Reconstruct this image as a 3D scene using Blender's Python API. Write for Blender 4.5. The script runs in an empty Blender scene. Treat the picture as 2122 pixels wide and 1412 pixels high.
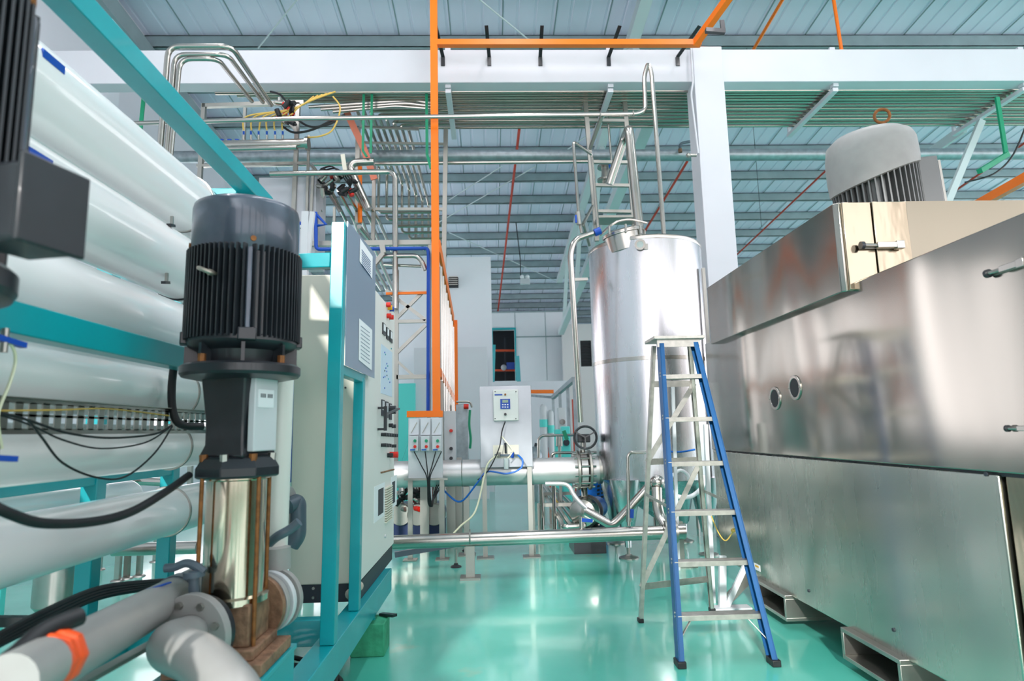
import bpy, math, random
from mathutils import Vector as V, Matrix
random.seed(7)
S = bpy.context.scene
COL = S.collection
# ------------------------------------------------------------------ camera
F = 1300.0; CX, CY = 1061.0, 706.0
_Y = V((1020-CX, -(895-CY), -F)).normalized()
_Z = V((861-CX, 8941.0, -F)); _Z = (_Z - _Y*_Z.dot(_Y)).normalized()
_X = _Y.cross(_Z)
R3 = Matrix((_X, _Y, _Z))
CAM = V((0, 0, 1.3))
cd = bpy.data.cameras.new('camera'); cam = bpy.data.objects.new('camera', cd); COL.objects.link(cam)
cam.matrix_world = Matrix.Translation(CAM) @ R3.to_4x4()
cd.sensor_fit = 'HORIZONTAL'; cd.sensor_width = 36.0; cd.lens = 36.0*F/2122.0
cd.clip_start = 0.02; cd.clip_end = 200
cd.dof.use_dof = True; cd.dof.focus_distance = 4.6; cd.dof.aperture_fstop = 2.4
S.camera = cam
# ------------------------------------------------------------------ world, lights, exposure
S.view_settings.view_transform = 'Standard'; S.view_settings.look = 'None'
S.view_settings.gamma = 1.0; S.view_settings.exposure = 0.2
S.view_settings.use_curve_mapping = False
w = bpy.data.worlds.new('daylight'); S.world = w; w.use_nodes = True
wn = w.node_tree; bg = wn.nodes['Background']
bg.inputs['Color'].default_value = (1.0, 0.955, 1.0, 1); bg.inputs['Strength'].default_value = 3.0
def sun(rot, e, ang, col):
    l = bpy.data.lights.new('daylight_sun', 'SUN'); l.energy = e; l.angle = math.radians(ang); l.color = col
    o = bpy.data.objects.new('daylight_sun', l); COL.objects.link(o); o.rotation_euler = [math.radians(a) for a in rot]
def area(loc, rot, sx, sy, e, col):
    l = bpy.data.lights.new('added_fill_light', 'AREA'); l.shape = 'RECTANGLE'; l.size = sx; l.size_y = sy; l.energy = e; l.color = col
    o = bpy.data.objects.new('added_fill_light', l); COL.objects.link(o); o.location = loc; o.rotation_euler = [math.radians(a) for a in rot]
sun((68, 0, -14), 3.5, 2, (1.0, 0.97, 0.92))
for (x, y) in ((-3.2, 2.0), (.4, 2.0), (3.6, 2.0), (-3.2, 4.9), (.4, 4.9), (3.6, 4.9), (8, 4)):  # unseen strip lights added overhead as fill
    area((x, y, 9.0-.1*y-.75), (0, 0, 0), .3, 2.4, 58, (1.0, 0.95, 0.97))

def P(px, py, X=None, Y=None, Z=None, roof=None):
    d = R3 @ V(((px-CX)/F, -(py-CY)/F, -1))
    if X is not None: t = (X-CAM.x)/d.x
    elif Y is not None: t = (Y-CAM.y)/d.y
    elif Z is not None: t = (Z-CAM.z)/d.z
    else: t = (9.2-roof-CAM.z)/(d.z+.1*d.y)
    return CAM + d*t
# ------------------------------------------------------------------ materials
def lin(c):
    return tuple((v/255/12.92 if v/255 <= .04045 else ((v/255+.055)/1.055)**2.4) for v in c)
MATS = {}
def mat(name, rgb, rough=.5, metal=0.0, coat=0.0, noise=0.0, nscale=6.0, bump=0.0, bscale=30.0, stretch=(1,1,1), spec=.5, rvar=0.0, bdist=.01, bdet=3):
    if name in MATS: return MATS[name]
    m = bpy.data.materials.new(name); m.use_nodes = True; nt = m.node_tree; b = nt.nodes['Principled BSDF']
    c = lin(rgb); b.inputs['Base Color'].default_value = (*c, 1); b.inputs['Roughness'].default_value = rough
    b.inputs['Metallic'].default_value = metal; b.inputs['Coat Weight'].default_value = coat; b.inputs['Coat Roughness'].default_value = .06
    b.inputs['Specular IOR Level'].default_value = spec
    if noise or bump or rvar:
        tc = nt.nodes.new('ShaderNodeTexCoord'); mp = nt.nodes.new('ShaderNodeMapping'); nt.links.new(tc.outputs['Object'], mp.inputs[0])
        mp.inputs['Scale'].default_value = stretch
    if noise or rvar:
        n = nt.nodes.new('ShaderNodeTexNoise'); n.inputs['Scale'].default_value = nscale; n.inputs['Detail'].default_value = 5
        nt.links.new(mp.outputs[0], n.inputs['Vector'])
    if noise:
        r = nt.nodes.new('ShaderNodeValToRGB'); nt.links.new(n.outputs[0], r.inputs[0])
        r.color_ramp.elements[0].position = .3; r.color_ramp.elements[1].position = .7
        r.color_ramp.elements[0].color = (*[v*(1-noise) for v in c], 1); r.color_ramp.elements[1].color = (*[min(1, v*(1+noise*.4)) for v in c], 1)
        nt.links.new(r.outputs[0], b.inputs['Base Color'])
    if rvar:
        mr = nt.nodes.new('ShaderNodeMapRange'); mr.inputs[3].default_value = max(0, rough-rvar); mr.inputs[4].default_value = rough+rvar
        nt.links.new(n.outputs[0], mr.inputs[0]); nt.links.new(mr.outputs[0], b.inputs['Roughness'])
    if bump:
        n2 = nt.nodes.new('ShaderNodeTexNoise'); n2.inputs['Scale'].default_value = bscale; n2.inputs['Detail'].default_value = bdet
        nt.links.new(mp.outputs[0], n2.inputs['Vector']); bp = nt.nodes.new('ShaderNodeBump'); bp.inputs['Strength'].default_value = bump
        bp.inputs['Distance'].default_value = bdist; nt.links.new(n2.outputs[0], bp.inputs['Height']); nt.links.new(bp.outputs[0], b.inputs['Normal'])
    MATS[name] = m; return m
STEEL = mat('stainless_pipe', (184, 181, 175), .24, 1, rvar=.06, nscale=9)
RACK = mat('rack_pipe_steel', (172, 168, 158), .22, 1)
STEELD = mat('stainless_frame', (172, 171, 165), .4, 1, rvar=.08, nscale=12)
GALV = mat('galvanised', (168, 178, 184), .42, .7, noise=.25, nscale=10)
TANKM = mat('tank_steel', (214, 214, 218), .27, 1, bump=.35, bscale=2.2, stretch=(3, 3, .3), rvar=.08, nscale=4, bdet=1)
MACH = mat('brushed_sheet', (164, 161, 153), .16, 1, bump=1.0, bscale=1.1, stretch=(1, 1.9, .28), rvar=.04, nscale=3, bdist=.05, bdet=0)
MACH2 = mat('matt_sheet', (186, 188, 180), .27, 1, bump=.35, bscale=1.2, stretch=(1, 2.0, .25), rvar=.05, nscale=5, bdist=.05, bdet=0)
MIRR = mat('polished_sheet', (172, 160, 140), .16, 1, bump=.5, bscale=3, stretch=(2, 2, .6))
WALL = mat('white_plaster', (216, 217, 224), .6, noise=.03, nscale=2)
PANELW = mat('panel_wall', (226, 230, 236), .45, noise=.03, nscale=1.5)
ROOFM = mat('roof_sheet', (228, 229, 243), .5, .05, noise=.05, nscale=1.2, stretch=(1, .15, 1))
_nt = ROOFM.node_tree; _b = _nt.nodes['Principled BSDF']; _o = [n for n in _nt.nodes if n.type == 'OUTPUT_MATERIAL'][0]
_t = _nt.nodes.new('ShaderNodeBsdfTranslucent'); _t.inputs['Color'].default_value = (.82, .93, 1, 1)   # translucency added so daylight brightens the roof underside
_m = _nt.nodes.new('ShaderNodeMixShader'); _m.inputs[0].default_value = .10
_nt.links.new(_b.outputs[0], _m.inputs[1]); _nt.links.new(_t.outputs[0], _m.inputs[2]); _nt.links.new(_m.outputs[0], _o.inputs['Surface'])
PURL = mat('purlin_steel', (150, 168, 172), .5, .2, noise=.15, nscale=3)
TRUSS = mat('truss_paint', (206, 218, 220), .5)
TEAL = mat('teal_paint', (0, 160, 170), .35, coat=.25, noise=.10, nscale=5)
TEALL = mat('turquoise_paint', (90, 220, 212), .45)
GREEN = mat('green_paint', (10, 145, 105), .45, noise=.1)
ORANGE = mat('orange_paint', (255, 122, 0), .42, noise=.04)
REDP = mat('red_pipe_paint', (196, 62, 40), .5)
BLUE = mat('ladder_blue', (0, 84, 142), .42, noise=.12, nscale=14, stretch=(1, 1, .6))
BLUEP = mat('blue_plastic', (0, 74, 178), .4)
BLUEM = mat('blue_machine', (10, 100, 190), .35, coat=.3)
ALU = mat('aluminium_mill', (186, 184, 178), .42, .85, noise=.2, nscale=25)
BLACK = mat('black_paint', (34, 38, 44), .38, coat=.15, noise=.3, nscale=9)
BLACKR = mat('black_rubber', (22, 24, 28), .5)
DARKC = mat('dark_cowl', (76, 86, 100), .34, .3, coat=.35, noise=.35, nscale=7, rvar=.1)
RUST = mat('rusty_iron', (150, 116, 92), .7, .2, noise=.5, nscale=22, bump=.4, bscale=60)
RUSTROD = mat('rusty_rod', (150, 96, 50), .6, .4, noise=.4, nscale=40)
POLISH = mat('polished_sleeve', (208, 196, 178), .16, 1, rvar=.05, nscale=8)
CREAM = mat('cabinet_cream', (226, 222, 206), .45, noise=.02)
CREAMF = mat('cabinet_door_white', (232, 230, 226), .42)
DKGREY = mat('plinth_grey', (44, 50, 60), .5)
FRP = mat('vessel_white', (246, 246, 246), .18, coat=.8, noise=.02, nscale=2)
PVC = mat('grey_pvc', (158, 158, 156), .38, noise=.10, nscale=6)
PVCD = mat('dark_pvc', (84, 100, 112), .38, noise=.1)
PAPER = mat('paper_white', (238, 240, 244), .7)
SIGNB = mat('sign_board_grey', (158, 172, 194), .3, .4)
YEL = mat('yellow_tube', (224, 186, 92), .4)
YELL = mat('clear_tube', (222, 222, 190), .3)
REDB = mat('red_plastic', (222, 40, 26), .4)
ORB = mat('orange_plastic', (236, 84, 30), .4)
GRNB = mat('green_button', (20, 150, 110), .4)
YELB = mat('yellow_button', (240, 180, 30), .4)
GREYB = mat('grey_box', (206, 210, 214), .45)
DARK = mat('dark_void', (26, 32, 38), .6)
GLASS = mat('sight_glass', (210, 222, 222), .06, .4)
CONC = mat('green_block', (60, 168, 128), .75, noise=.3, nscale=14, bump=.3)
LEDL = mat('lamp_face', (245, 248, 250), .3)
MOTORG = mat('grey_motor_paint', (160, 160, 158), .5, noise=.08, nscale=14)
RAG = mat('rag_cloth', (190, 180, 168), .9, noise=.2)
SKYW = mat('blue_panel', (206, 226, 244), .4)
# floor
def floor_mat():
    m = bpy.data.materials.new('green_epoxy'); m.use_nodes = True; nt = m.node_tree; b = nt.nodes['Principled BSDF']
    tc = nt.nodes.new('ShaderNodeTexCoord'); n = nt.nodes.new('ShaderNodeTexNoise'); n.inputs['Scale'].default_value = .8; n.inputs['Detail'].default_value = 6
    nt.links.new(tc.outputs['Object'], n.inputs['Vector']); r = nt.nodes.new('ShaderNodeValToRGB'); nt.links.new(n.outputs[0], r.inputs[0])
    r.color_ramp.elements[0].position = .3; r.color_ramp.elements[1].position = .75
    r.color_ramp.elements[0].color = (*lin((66, 182, 162)), 1); r.color_ramp.elements[1].color = (*lin((120, 216, 200)), 1)
    n3 = nt.nodes.new('ShaderNodeTexNoise'); n3.inputs['Scale'].default_value = 2.2; n3.inputs['Detail'].default_value = 8
    nt.links.new(tc.outputs['Object'], n3.inputs['Vector']); r3 = nt.nodes.new('ShaderNodeValToRGB'); r3.color_ramp.elements[0].position = .66; r3.color_ramp.elements[1].position = .74
    r3.color_ramp.elements[0].color = (0, 0, 0, 1); r3.color_ramp.elements[1].color = (.35, .35, .35, 1); nt.links.new(n3.outputs[0], r3.inputs[0])
    mx = nt.nodes.new('ShaderNodeMix'); mx.data_type = 'RGBA'; nt.links.new(r3.outputs[0], mx.inputs[0]); nt.links.new(r.outputs[0], mx.inputs[6]); mx.inputs[7].default_value = (*lin((170, 176, 140)), 1)
    nt.links.new(mx.outputs[2], b.inputs['Base Color'])
    b.inputs['Roughness'].default_value = .2; b.inputs['Coat Weight'].default_value = .6; b.inputs['Coat Roughness'].default_value = .08
    n2 = nt.nodes.new('ShaderNodeTexNoise'); n2.inputs['Scale'].default_value = 1.6; nt.links.new(tc.outputs['Object'], n2.inputs['Vector'])
    bp = nt.nodes.new('ShaderNodeBump'); bp.inputs['Strength'].default_value = .12; bp.inputs['Distance'].default_value = .02; nt.links.new(n2.outputs[0], bp.inputs['Height']); nt.links.new(bp.outputs[0], b.inputs['Normal'])
    nt.links.new(bp.outputs[0], b.inputs['Coat Normal'])
    return m
FLOOR = floor_mat()
# ------------------------------------------------------------------ mesh helpers
def basis(ax):
    z = V(ax).normalized(); a = V((0, 0, 1)) if abs(z.z) < .9 else V((1, 0, 0))
    x = a.cross(z).normalized(); return x, z.cross(x), z
class MB:
    def __init__(s): s.v = []; s.f = []
    def add(s, vs, fs):
        o = len(s.v); s.v += [V(p) for p in vs]; s.f += [tuple(i+o for i in f) for f in fs]; return s
    def box(s, x0, x1, y0, y1, z0, z1):
        return s.add([(x0,y0,z0),(x1,y0,z0),(x1,y1,z0),(x0,y1,z0),(x0,y0,z1),(x1,y0,z1),(x1,y1,z1),(x0,y1,z1)],
                     [(3,2,1,0),(4,5,6,7),(0,1,5,4),(1,2,6,5),(2,3,7,6),(3,0,4,7)])
    def ob(s, c, a, b, d):   # centre and three half-axes
        c, a, b, d = V(c), V(a), V(b), V(d)
        if a.cross(b).dot(d) < 0: a = -a
        p = [c-a-b-d, c+a-b-d, c+a+b-d, c-a+b-d, c-a-b+d, c+a-b+d, c+a+b+d, c-a+b+d]
        return s.add(p, [(3,2,1,0),(4,5,6,7),(0,1,5,4),(1,2,6,5),(2,3,7,6),(3,0,4,7)])
    def bar(s, p0, p1, w, h, side=None):  # w along `side`, h along the other
        p0, p1 = V(p0), V(p1); d = p1-p0
        if side is None:
            x, y, z = basis(d)
            if abs(z.z) > .9: x, y = V((1, 0, 0)), V((0, 1, 0)); x = (x-z*x.dot(z)).normalized(); y = z.cross(x)
        else:
            z = d.normalized(); x = V(side); x = (x-z*x.dot(z)).normalized(); y = z.cross(x)
        return s.ob((p0+p1)/2, x*w/2, y*h/2, d/2)
    def ring(s, c, x, y, r, n):
        return [c+x*(r*math.cos(2*math.pi*i/n))+y*(r*math.sin(2*math.pi*i/n)) for i in range(n)]
    def lathe(s, c, ax, prof, n=24, cap=True):
        c = V(c); x, y, z = basis(ax); o = len(s.v); k = len(prof)
        for r, h in prof: s.v += s.ring(c+z*h, x, y, max(r, 1e-5), n)
        for j in range(k-1):
            for i in range(n): s.f.append((o+j*n+i, o+j*n+(i+1)%n, o+(j+1)*n+(i+1)%n, o+(j+1)*n+i))
        if cap:
            if prof[0][0] > 1e-4: s.f.append(tuple(o+i for i in reversed(range(n))))
            if prof[-1][0] > 1e-4: s.f.append(tuple(o+(k-1)*n+i for i in range(n)))
        return s
    def cyl(s, p0, p1, r, r2=None, n=16):
        p0, p1 = V(p0), V(p1); return s.lathe(p0, p1-p0, [(r, 0), (r if r2 is None else r2, (p1-p0).length)], n)
    def tube(s, pts, r, fil=0.0, n=10, seg=5):
        pts = [V(p) for p in pts]; path = [pts[0]]
        for i in range(1, len(pts)-1):
            a, b, c = pts[i-1], pts[i], pts[i+1]; d1 = (a-b); d2 = (c-b)
            t = min(fil, d1.length*.48, d2.length*.48)
            if t < 1e-4 or abs(d1.normalized().dot(d2.normalized())) > .9999: path.append(b); continue
            q0 = b+d1.normalized()*t; q1 = b+d2.normalized()*t
            for k in range(seg+1):
                u = k/seg; path.append(q0*(1-u)**2+b*2*u*(1-u)+q1*u*u)
        path.append(pts[-1]); q = [path[0]]
        for p in path[1:]:
            if (p-q[-1]).length > 1e-5: q.append(p)
        path = q; m = len(path); tan = []
        for i in range(m):
            a = path[max(0, i-1)]; b = path[min(m-1, i+1)]; tan.append((b-a).normalized())
        x, y, z = basis(tan[0]); o = len(s.v)
        for i in range(m):
            x = (x-tan[i]*x.dot(tan[i])).normalized(); y = tan[i].cross(x)
            s.v += s.ring(path[i], x, y, r, n)
        for j in range(m-1):
            for i in range(n): s.f.append((o+j*n+i, o+j*n+(i+1)%n, o+(j+1)*n+(i+1)%n, o+(j+1)*n+i))
        s.f.append(tuple(o+i for i in reversed(range(n)))); s.f.append(tuple(o+(m-1)*n+i for i in range(n)))
        return s
    def curve(s, pts, r, n=8, k=6):   # smooth cable through points
        pts = [V(p) for p in pts]; out = []
        for i in range(len(pts)-1):
            p0 = pts[max(0, i-1)]; p1 = pts[i]; p2 = pts[i+1]; p3 = pts[min(len(pts)-1, i+2)]
            for j in range(k):
                t = j/k; out.append(.5*((2*p1)+(p2-p0)*t+(2*p0-5*p1+4*p2-p3)*t*t+(3*p1-p0-3*p2+p3)*t**3))
        out.append(pts[-1]); return s.tube(out, r, 0, n)
    def torus(s, c, ax, R, r, n=24, k=8, a0=0, a1=2*math.pi):
        c = V(c); x, y, z = basis(ax); full = abs(a1-a0-2*math.pi) < 1e-6; o = len(s.v); m = n if full else n+1
        for i in range(m):
            a = a0+(a1-a0)*i/n; d = x*math.cos(a)+y*math.sin(a)
            for j in range(k):
                b = 2*math.pi*j/k; s.v.append(c+d*(R+r*math.cos(b))+z*(r*math.sin(b)))
        for i in range(n):
            i2 = (i+1) % m
            for j in range(k): s.f.append((o+i*k+j, o+i2*k+j, o+i2*k+(j+1)%k, o+i*k+(j+1)%k))
        return s
    def annulus(s, c, ax, ri, ro, h, n=24):
        c = V(c); x, y, z = basis(ax); o = len(s.v)
        for r, hh in ((ri, 0), (ro, 0), (ro, h), (ri, h)): s.v += s.ring(c+z*hh, x, y, r, n)
        for j in range(4):
            for i in range(n): s.f.append((o+j*n+i, o+j*n+(i+1)%n, o+((j+1)%4)*n+(i+1)%n, o+((j+1)%4)*n+i))
        return s
    def prism(s, poly, d):
        poly = [V(p) for p in poly]; d = V(d); n = len(poly); o = len(s.v)
        s.v += poly+[p+d for p in poly]
        nrm = V((0, 0, 0))
        for i in range(n): nrm += (poly[i]-poly[0]).cross(poly[(i+1) % n]-poly[0])
        fl = nrm.dot(d) > 0
        a = tuple(o+i for i in range(n)); b = tuple(o+n+i for i in range(n))
        s.f += [a[::-1], b] if fl else [a, b[::-1]]
        for i in range(n):
            q = (o+i, o+(i+1)%n, o+n+(i+1)%n, o+n+i); s.f.append(q if fl else q[::-1])
        return s
    def sph(s, c, r, n=12, sz=1.0):
        prof = [(r*math.sin(math.pi*i/n), -r*sz*math.cos(math.pi*i/n)) for i in range(n+1)]
        return s.lathe(c, (0, 0, 1), prof, n*2, False)
    def obj(s, name, m, parent=None, label=None, bev=0.0, ang=35, kind=None, loc=None):
        me = bpy.data.meshes.new(name)
        if loc is None:
            if parent is not None: loc = root_loc(parent)
            else:
                xs = [p.x for p in s.v]; ys = [p.y for p in s.v]; loc = V(((min(xs)+max(xs))/2, (min(ys)+max(ys))/2, min(p.z for p in s.v)))
        me.from_pydata([tuple(p-loc) for p in s.v], [], s.f); me.update()
        me.materials.append(m); me.shade_smooth(); me.set_sharp_from_angle(angle=math.radians(ang))
        o = bpy.data.objects.new(name, me); COL.objects.link(o)
        if parent is not None: o.parent = parent
        else: o.location = loc
        if label: o['label'] = label
        if kind: o['kind'] = kind
        if bev:
            b = o.modifiers.new('bevel', 'BEVEL'); b.width = bev; b.segments = 2; b.limit_method = 'ANGLE'; b.angle_limit = math.radians(40)
        return o
def root_loc(o):
    l = V((0, 0, 0))
    while o is not None: l += V(o.location); o = o.parent
    return l
def tag(o, label, cat, group=None):
    o['label'] = label; o['category'] = cat
    if group: o['group'] = group
    return o
def thing(name, label, cat, loc, group=None):
    o = bpy.data.objects.new(name, None); COL.objects.link(o); o.location = V(loc); o.empty_display_size = .05
    return tag(o, label, cat, group)
def struct(name, m, mt, label=None, **k):
    o = m.obj(name, mt, None, label, **k); o['kind'] = 'structure'; return o
def copy_tree(o, parent=None):
    c = o.copy(); COL.objects.link(c)
    if parent is not None: c.parent = parent; c.matrix_parent_inverse = o.matrix_parent_inverse.copy()
    for ch in [q for q in bpy.data.objects if q.parent == o]: copy_tree(ch, c)
    return c
def box(*a): return MB().box(*a)
def text(body, size, c, xd, yd, m, parent, name='lettering'):
    cu = bpy.data.curves.new(name, 'FONT'); cu.body = body; cu.size = size; cu.align_x = 'CENTER'; cu.align_y = 'CENTER'; cu.extrude = .0004
    o = bpy.data.objects.new(name, cu); COL.objects.link(o); me = o.to_mesh(); me2 = me.copy(); o.to_mesh_clear()
    bpy.data.objects.remove(o); bpy.data.curves.remove(cu)
    x = V(xd).normalized(); y = V(yd).normalized(); z = x.cross(y)
    o = bpy.data.objects.new(name, me2); COL.objects.link(o); me2.materials.clear(); me2.materials.append(m)
    M = Matrix((x, y, z)).transposed().to_4x4(); M.translation = V(c)-root_loc(parent); me2.transform(M); o.parent = parent
    return o
X1 = V((1, 0, 0)); Y1 = V((0, 1, 0)); Z1 = V((0, 0, 1))
#SECTIONS
# ================================================================== SETTING
struct('floor', box(-7.2, 22, -8.2, 34, -.12, 0), FLOOR)
# ribbed roof deck, falling away from the camera
def rz(y): return 9.2-.1*y
m = MB(); y0, y1 = -8.2, 33.5
xs = []; x = -6.3
while x < 22.2:
    xs += [(x, 0), (x+.22, 0), (x+.235, .014), (x+.265, .014), (x+.28, 0)]; x += .3
for (yy) in (y0, y1):
    m.v += [V((a, yy, rz(yy)+b)) for a, b in xs]
n = len(xs)
m.f += [(i, i+1, n+i+1, n+i) for i in range(n-1)]
o = len(m.v)
for yy in (y0, y1): m.v += [V((-6.3, yy, rz(yy)+.08)), V((22.2, yy, rz(yy)+.08))]
m.f.append((o, o+2, o+3, o+1))
struct('ceiling', m, ROOFM)
# standing seams between the roof sheets
m = MB(); x = -6.0
while x < 22: m.bar((x, y0, rz(y0)-.004), (x, y1, rz(y1)-.004), .018, .012, X1); x += .9
struct('trim_100', m, PURL)
# purlins (cee sections) across the hall
yp = [8.9-1.2*j for j in range(13, -1, -1)] + [10.1+1.2*k for k in range(19)]
for i, y in enumerate(yp):
    z = rz(y)-.02
    m = MB().box(-6.2, 22, y, y+.012, z-.22, z).box(-6.2, 22, y, y+.09, z-.22, z-.208).box(-6.2, 22, y, y+.09, z-.012, z).box(-6.2, 22, y+.08, y+.09, z-.22, z-.19)
    struct('trim_%d' % (i+1), m, PURL)
# bracing rods in the roof
for i, (a, b) in enumerate([((930, 482), (1155, 584)), ((535, 100), (615, 0)), ((985, -8), (1095, 82)), ((850, 495), (1110, 345)), ((1040, 345), (930, 415)), ((1165, 318), (1240, 265))]):
    m = MB().cyl(P(*a, roof=.3), P(*b, roof=.3), .014, n=6); struct('trim_%d' % (30+i), m, TRUSS)
# lattice rafters running down the roof slope
def truss(i, px, py, dep, ya, yb, w=.1, step=1.6):
    p = P(px, py, roof=.25+dep); x = p.x; m = MB()
    zt = lambda y: rz(y)-.3; zb = lambda y: rz(y)-.3-dep
    m.bar((x, ya, zt(ya)), (x, yb, zt(yb)), w, w, X1).bar((x, ya, zb(ya)), (x, yb, zb(yb)), w, w, X1)
    y = ya; up = False
    while y+step/2 < yb:
        a = (x, y, zt(y) if up else zb(y)); b = (x, y+step/2, zb(y+step/2) if up else zt(y+step/2))
        m.bar(a, b, w*.6, w*.6, X1); up = not up; y += step/2
    struct('trim_%d' % i, m, TRUSS)
truss(40, 1160, 692, 1.9, 8.4, 22.2, .19, 3.2)
# rafter against the left wall
xw = -5.85
m = MB().bar((xw+.12, 2, rz(2)-.45), (xw+.12, 33, rz(33)-.45), .16, .3, X1); struct('trim_42', m, PURL)
# walls
m = MB().box(xw-.2, xw, -8.2, 34, 0, .9).box(xw-.2, xw, -8.2, 34, 4.6, 9.9)
m.box(xw-.2, xw, -8.2, 10, .9, 4.6)
for k in range(6): m.box(xw-.2, xw, 10+4.5*k, 10+4.5*k+1.0, .9, 4.6)  # unseen window gaps added to brighten the far hall from the left
struct('wall_left', m, WALL)
m = MB()
for y in (9.0, 13.5, 18.0, 22.5): m.box(xw, xw+.14, y, y+.3, 0, rz(y)-.3)
m.box(xw, xw+.1, 4, 33, 5.9, 6.05)
struct('trim_43', m, PANELW)
struct('wall_back', box(-6.2, 22.2, 33.6, 33.8, 0, 6.4), DARK)
# white main beam and its column
bz0, bz1 = P(1000, 171, Y=7.45).z, P(1000, 103, Y=7.45).z
struct('trim_50', box(-5.9, 21.8, 7.45, 7.66, bz0, bz1), WALL, bev=.008)
cx0, cx1 = P(1465, 590, Y=7.45).x, P(1527, 560, Y=7.45).x
struct('trim_51', box(cx0, cx1, 7.40, 7.72, 0, bz1+.01), WALL, bev=.008)
# white rooms at the far end
yb = 24.0
def PX(px, py, y): return P(px, py, Y=y).x
def PZ(px, py, y): return P(px, py, Y=y).z
xa, xb, zt = PX(1018, 700, yb), PX(1172, 700, yb), PZ(1090, 645, yb)
dx0, dx1, dz0, dz1 = PX(1022, 740, yb), PX(1067, 740, yb), PZ(1045, 790, yb), PZ(1045, 684, yb)
m = MB().box(xa-6, dx0, yb, yb+.2, 0, zt).box(dx1, xb+.3, yb, yb+.2, 0, zt).box(dx0, dx1, yb, yb+.2, 0, dz0).box(dx0, dx1, yb, yb+.2, dz1, zt)
struct('wall_back.001', m, PANELW)
m = MB()
for px in (1068, 1131): m.box(PX(px, 700, yb)-.012, PX(px, 700, yb)+.012, yb-.012, yb, dz0, zt)
m.box(xa, xb+.3, yb-.015, yb, zt-.06, zt); m.box(PX(1068, 740, yb), xb, yb-.02, yb, PZ(1100, 697, yb)-.05, PZ(1100, 697, yb)); struct('trim_52', m, PURL)
struct('window_1', MB().box(dx0-.06, dx0, yb-.05, yb+.02, dz0, dz1).box(dx1, dx1+.06, yb-.05, yb+.02, dz0, dz1).box(dx0-.06, dx1+.06, yb-.05, yb+.02, dz1, dz1+.08), TEAL)
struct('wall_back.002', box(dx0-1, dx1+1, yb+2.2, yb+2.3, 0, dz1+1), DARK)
# second room further right
yr = 23.0
x0, x1, z0, z1 = PX(1203, 730, yr), PX(1226, 730, yr), PZ(1210, 760, yr), PZ(1210, 706, yr)
rt = PZ(1190, 672, yr)
m = MB().box(PX(1165, 700, yr), x0, yr, yr+.2, 0, rt).box(x1, 22, yr, yr+.2, 0, rt).box(x0, x1, yr, yr+.2, 0, z0).box(x0, x1, yr, yr+.2, z1, rt)
struct('wall_back.003', m, mat('panel_wall_grey', (214, 212, 212), .5))  # slightly darker grey than the first room
m = MB().box(x0, x1, yr+.1, yr+.12, z0, z1)
for k in range(9): zz = z0+(z1-z0)*k/9; m.box(x0, x1, yr+.03, yr+.06, zz, zz+.03)
struct('window_2', m, DARK)
# low wall below the big room
yl = 19.0
zl = PZ(1080, 791, yl)
struct('wall_back.004', box(PX(1000, 800, yl), PX(1180, 800, yl), yl, yl+.2, 0, zl), WALL)
# tall white block left of the aisle, with a lower one before it
yt = 14.0
struct('wall_back.005', box(PX(822, 600, yt), PX(1018, 600, yt), yt, yt+3, 0, PZ(960, 533, yt)), PANELW)
yq = 12.6
struct('wall_back.006', box(PX(858, 800, yq), PX(1010, 800, yq), yq, yq+1, 0, PZ(940, 720, yq)), WALL)
struct('wall_back.007', box(PX(822, 800, 12.4), PX(860, 850, 12.4), 12.4, 12.5, 0, PZ(840, 795, 12.4)), TEALL)
m = MB().box(PX(930, 590, yt), PX(950, 590, yt), yt-.1, yt, PZ(940, 597, yt), PZ(940, 577, yt))
g = thing('vent_grille', 'small dark louvred vent on the tall white block behind the orange tray', 'vent', (PX(940, 590, yt), yt-.05, PZ(940, 597, yt)))
m.obj('housing', DARK, g)
m = MB()
for k in range(5): zz = PZ(940, 597, yt)+.04+k*.045; m.box(PX(931, 590, yt), PX(949, 590, yt), yt-.13, yt-.1, zz, zz+.018)
m.obj('louvre', STEELD, g)
# unseen wall added behind the camera for reflections, window openings sized for daylight
m = MB().box(xw-.2, 22, -8.2, -8.0, 0, .8).box(xw-.2, 22, -8.2, -8.0, 7.4, 9.95)
for k in range(9): m.box(xw+3.2*k, xw+3.2*k+.7, -8.2, -8.0, .8, 7.4)
struct('wall_front', m, mat('warm_wall', (205, 196, 178), .6))
# right hall wall: unseen, left open above a low plinth to let daylight in
struct('wall_right', box(22, 22.2, -8.2, 34, 0, 1.2), WALL)
# ================================================================== OVERHEAD SERVICES
def pipe(name, pts, r, m, label, cat='pipe', group=None, fil=.08, n=10):
    return tag(MB().tube(pts, r, fil, n).obj(name, m), label, cat, group)
# pipe rack behind the beam
ys = [190, 196, 202, 208, 214, 221, 228, 236, 243, 250, 257, 264]
zr = 5.72
rack_l = ['first', 'second', 'third', 'fourth', 'fifth', 'sixth', 'seventh', 'eighth', 'ninth', 'tenth', 'eleventh', 'twelfth']
for i, py in enumerate(ys):
    a = P(1000, py, Z=zr); xl = -1.15-.09*(11-i) if i > 3 else -2.4+.25*i
    yy = a.y; dn = 1.2+.16*i
    if i > 3:
        pts = [(12.5, yy, zr), (xl, yy, zr), (xl, yy+dn, zr-.05), (xl, yy+dn, zr-.75-.03*i), (-.8, yy+dn, zr-.75-.03*i)]
    else: pts = [(12.5, yy, zr), (-.9, yy, zr), (xl-1.1, yy, zr)]
    pipe('rack_pipe', pts, .024 if i % 3 else .03, RACK, '%s stainless pipe from the beam in the overhead pipe rack' % rack_l[i], 'pipe', 'stainless pipes of the overhead rack')
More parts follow.
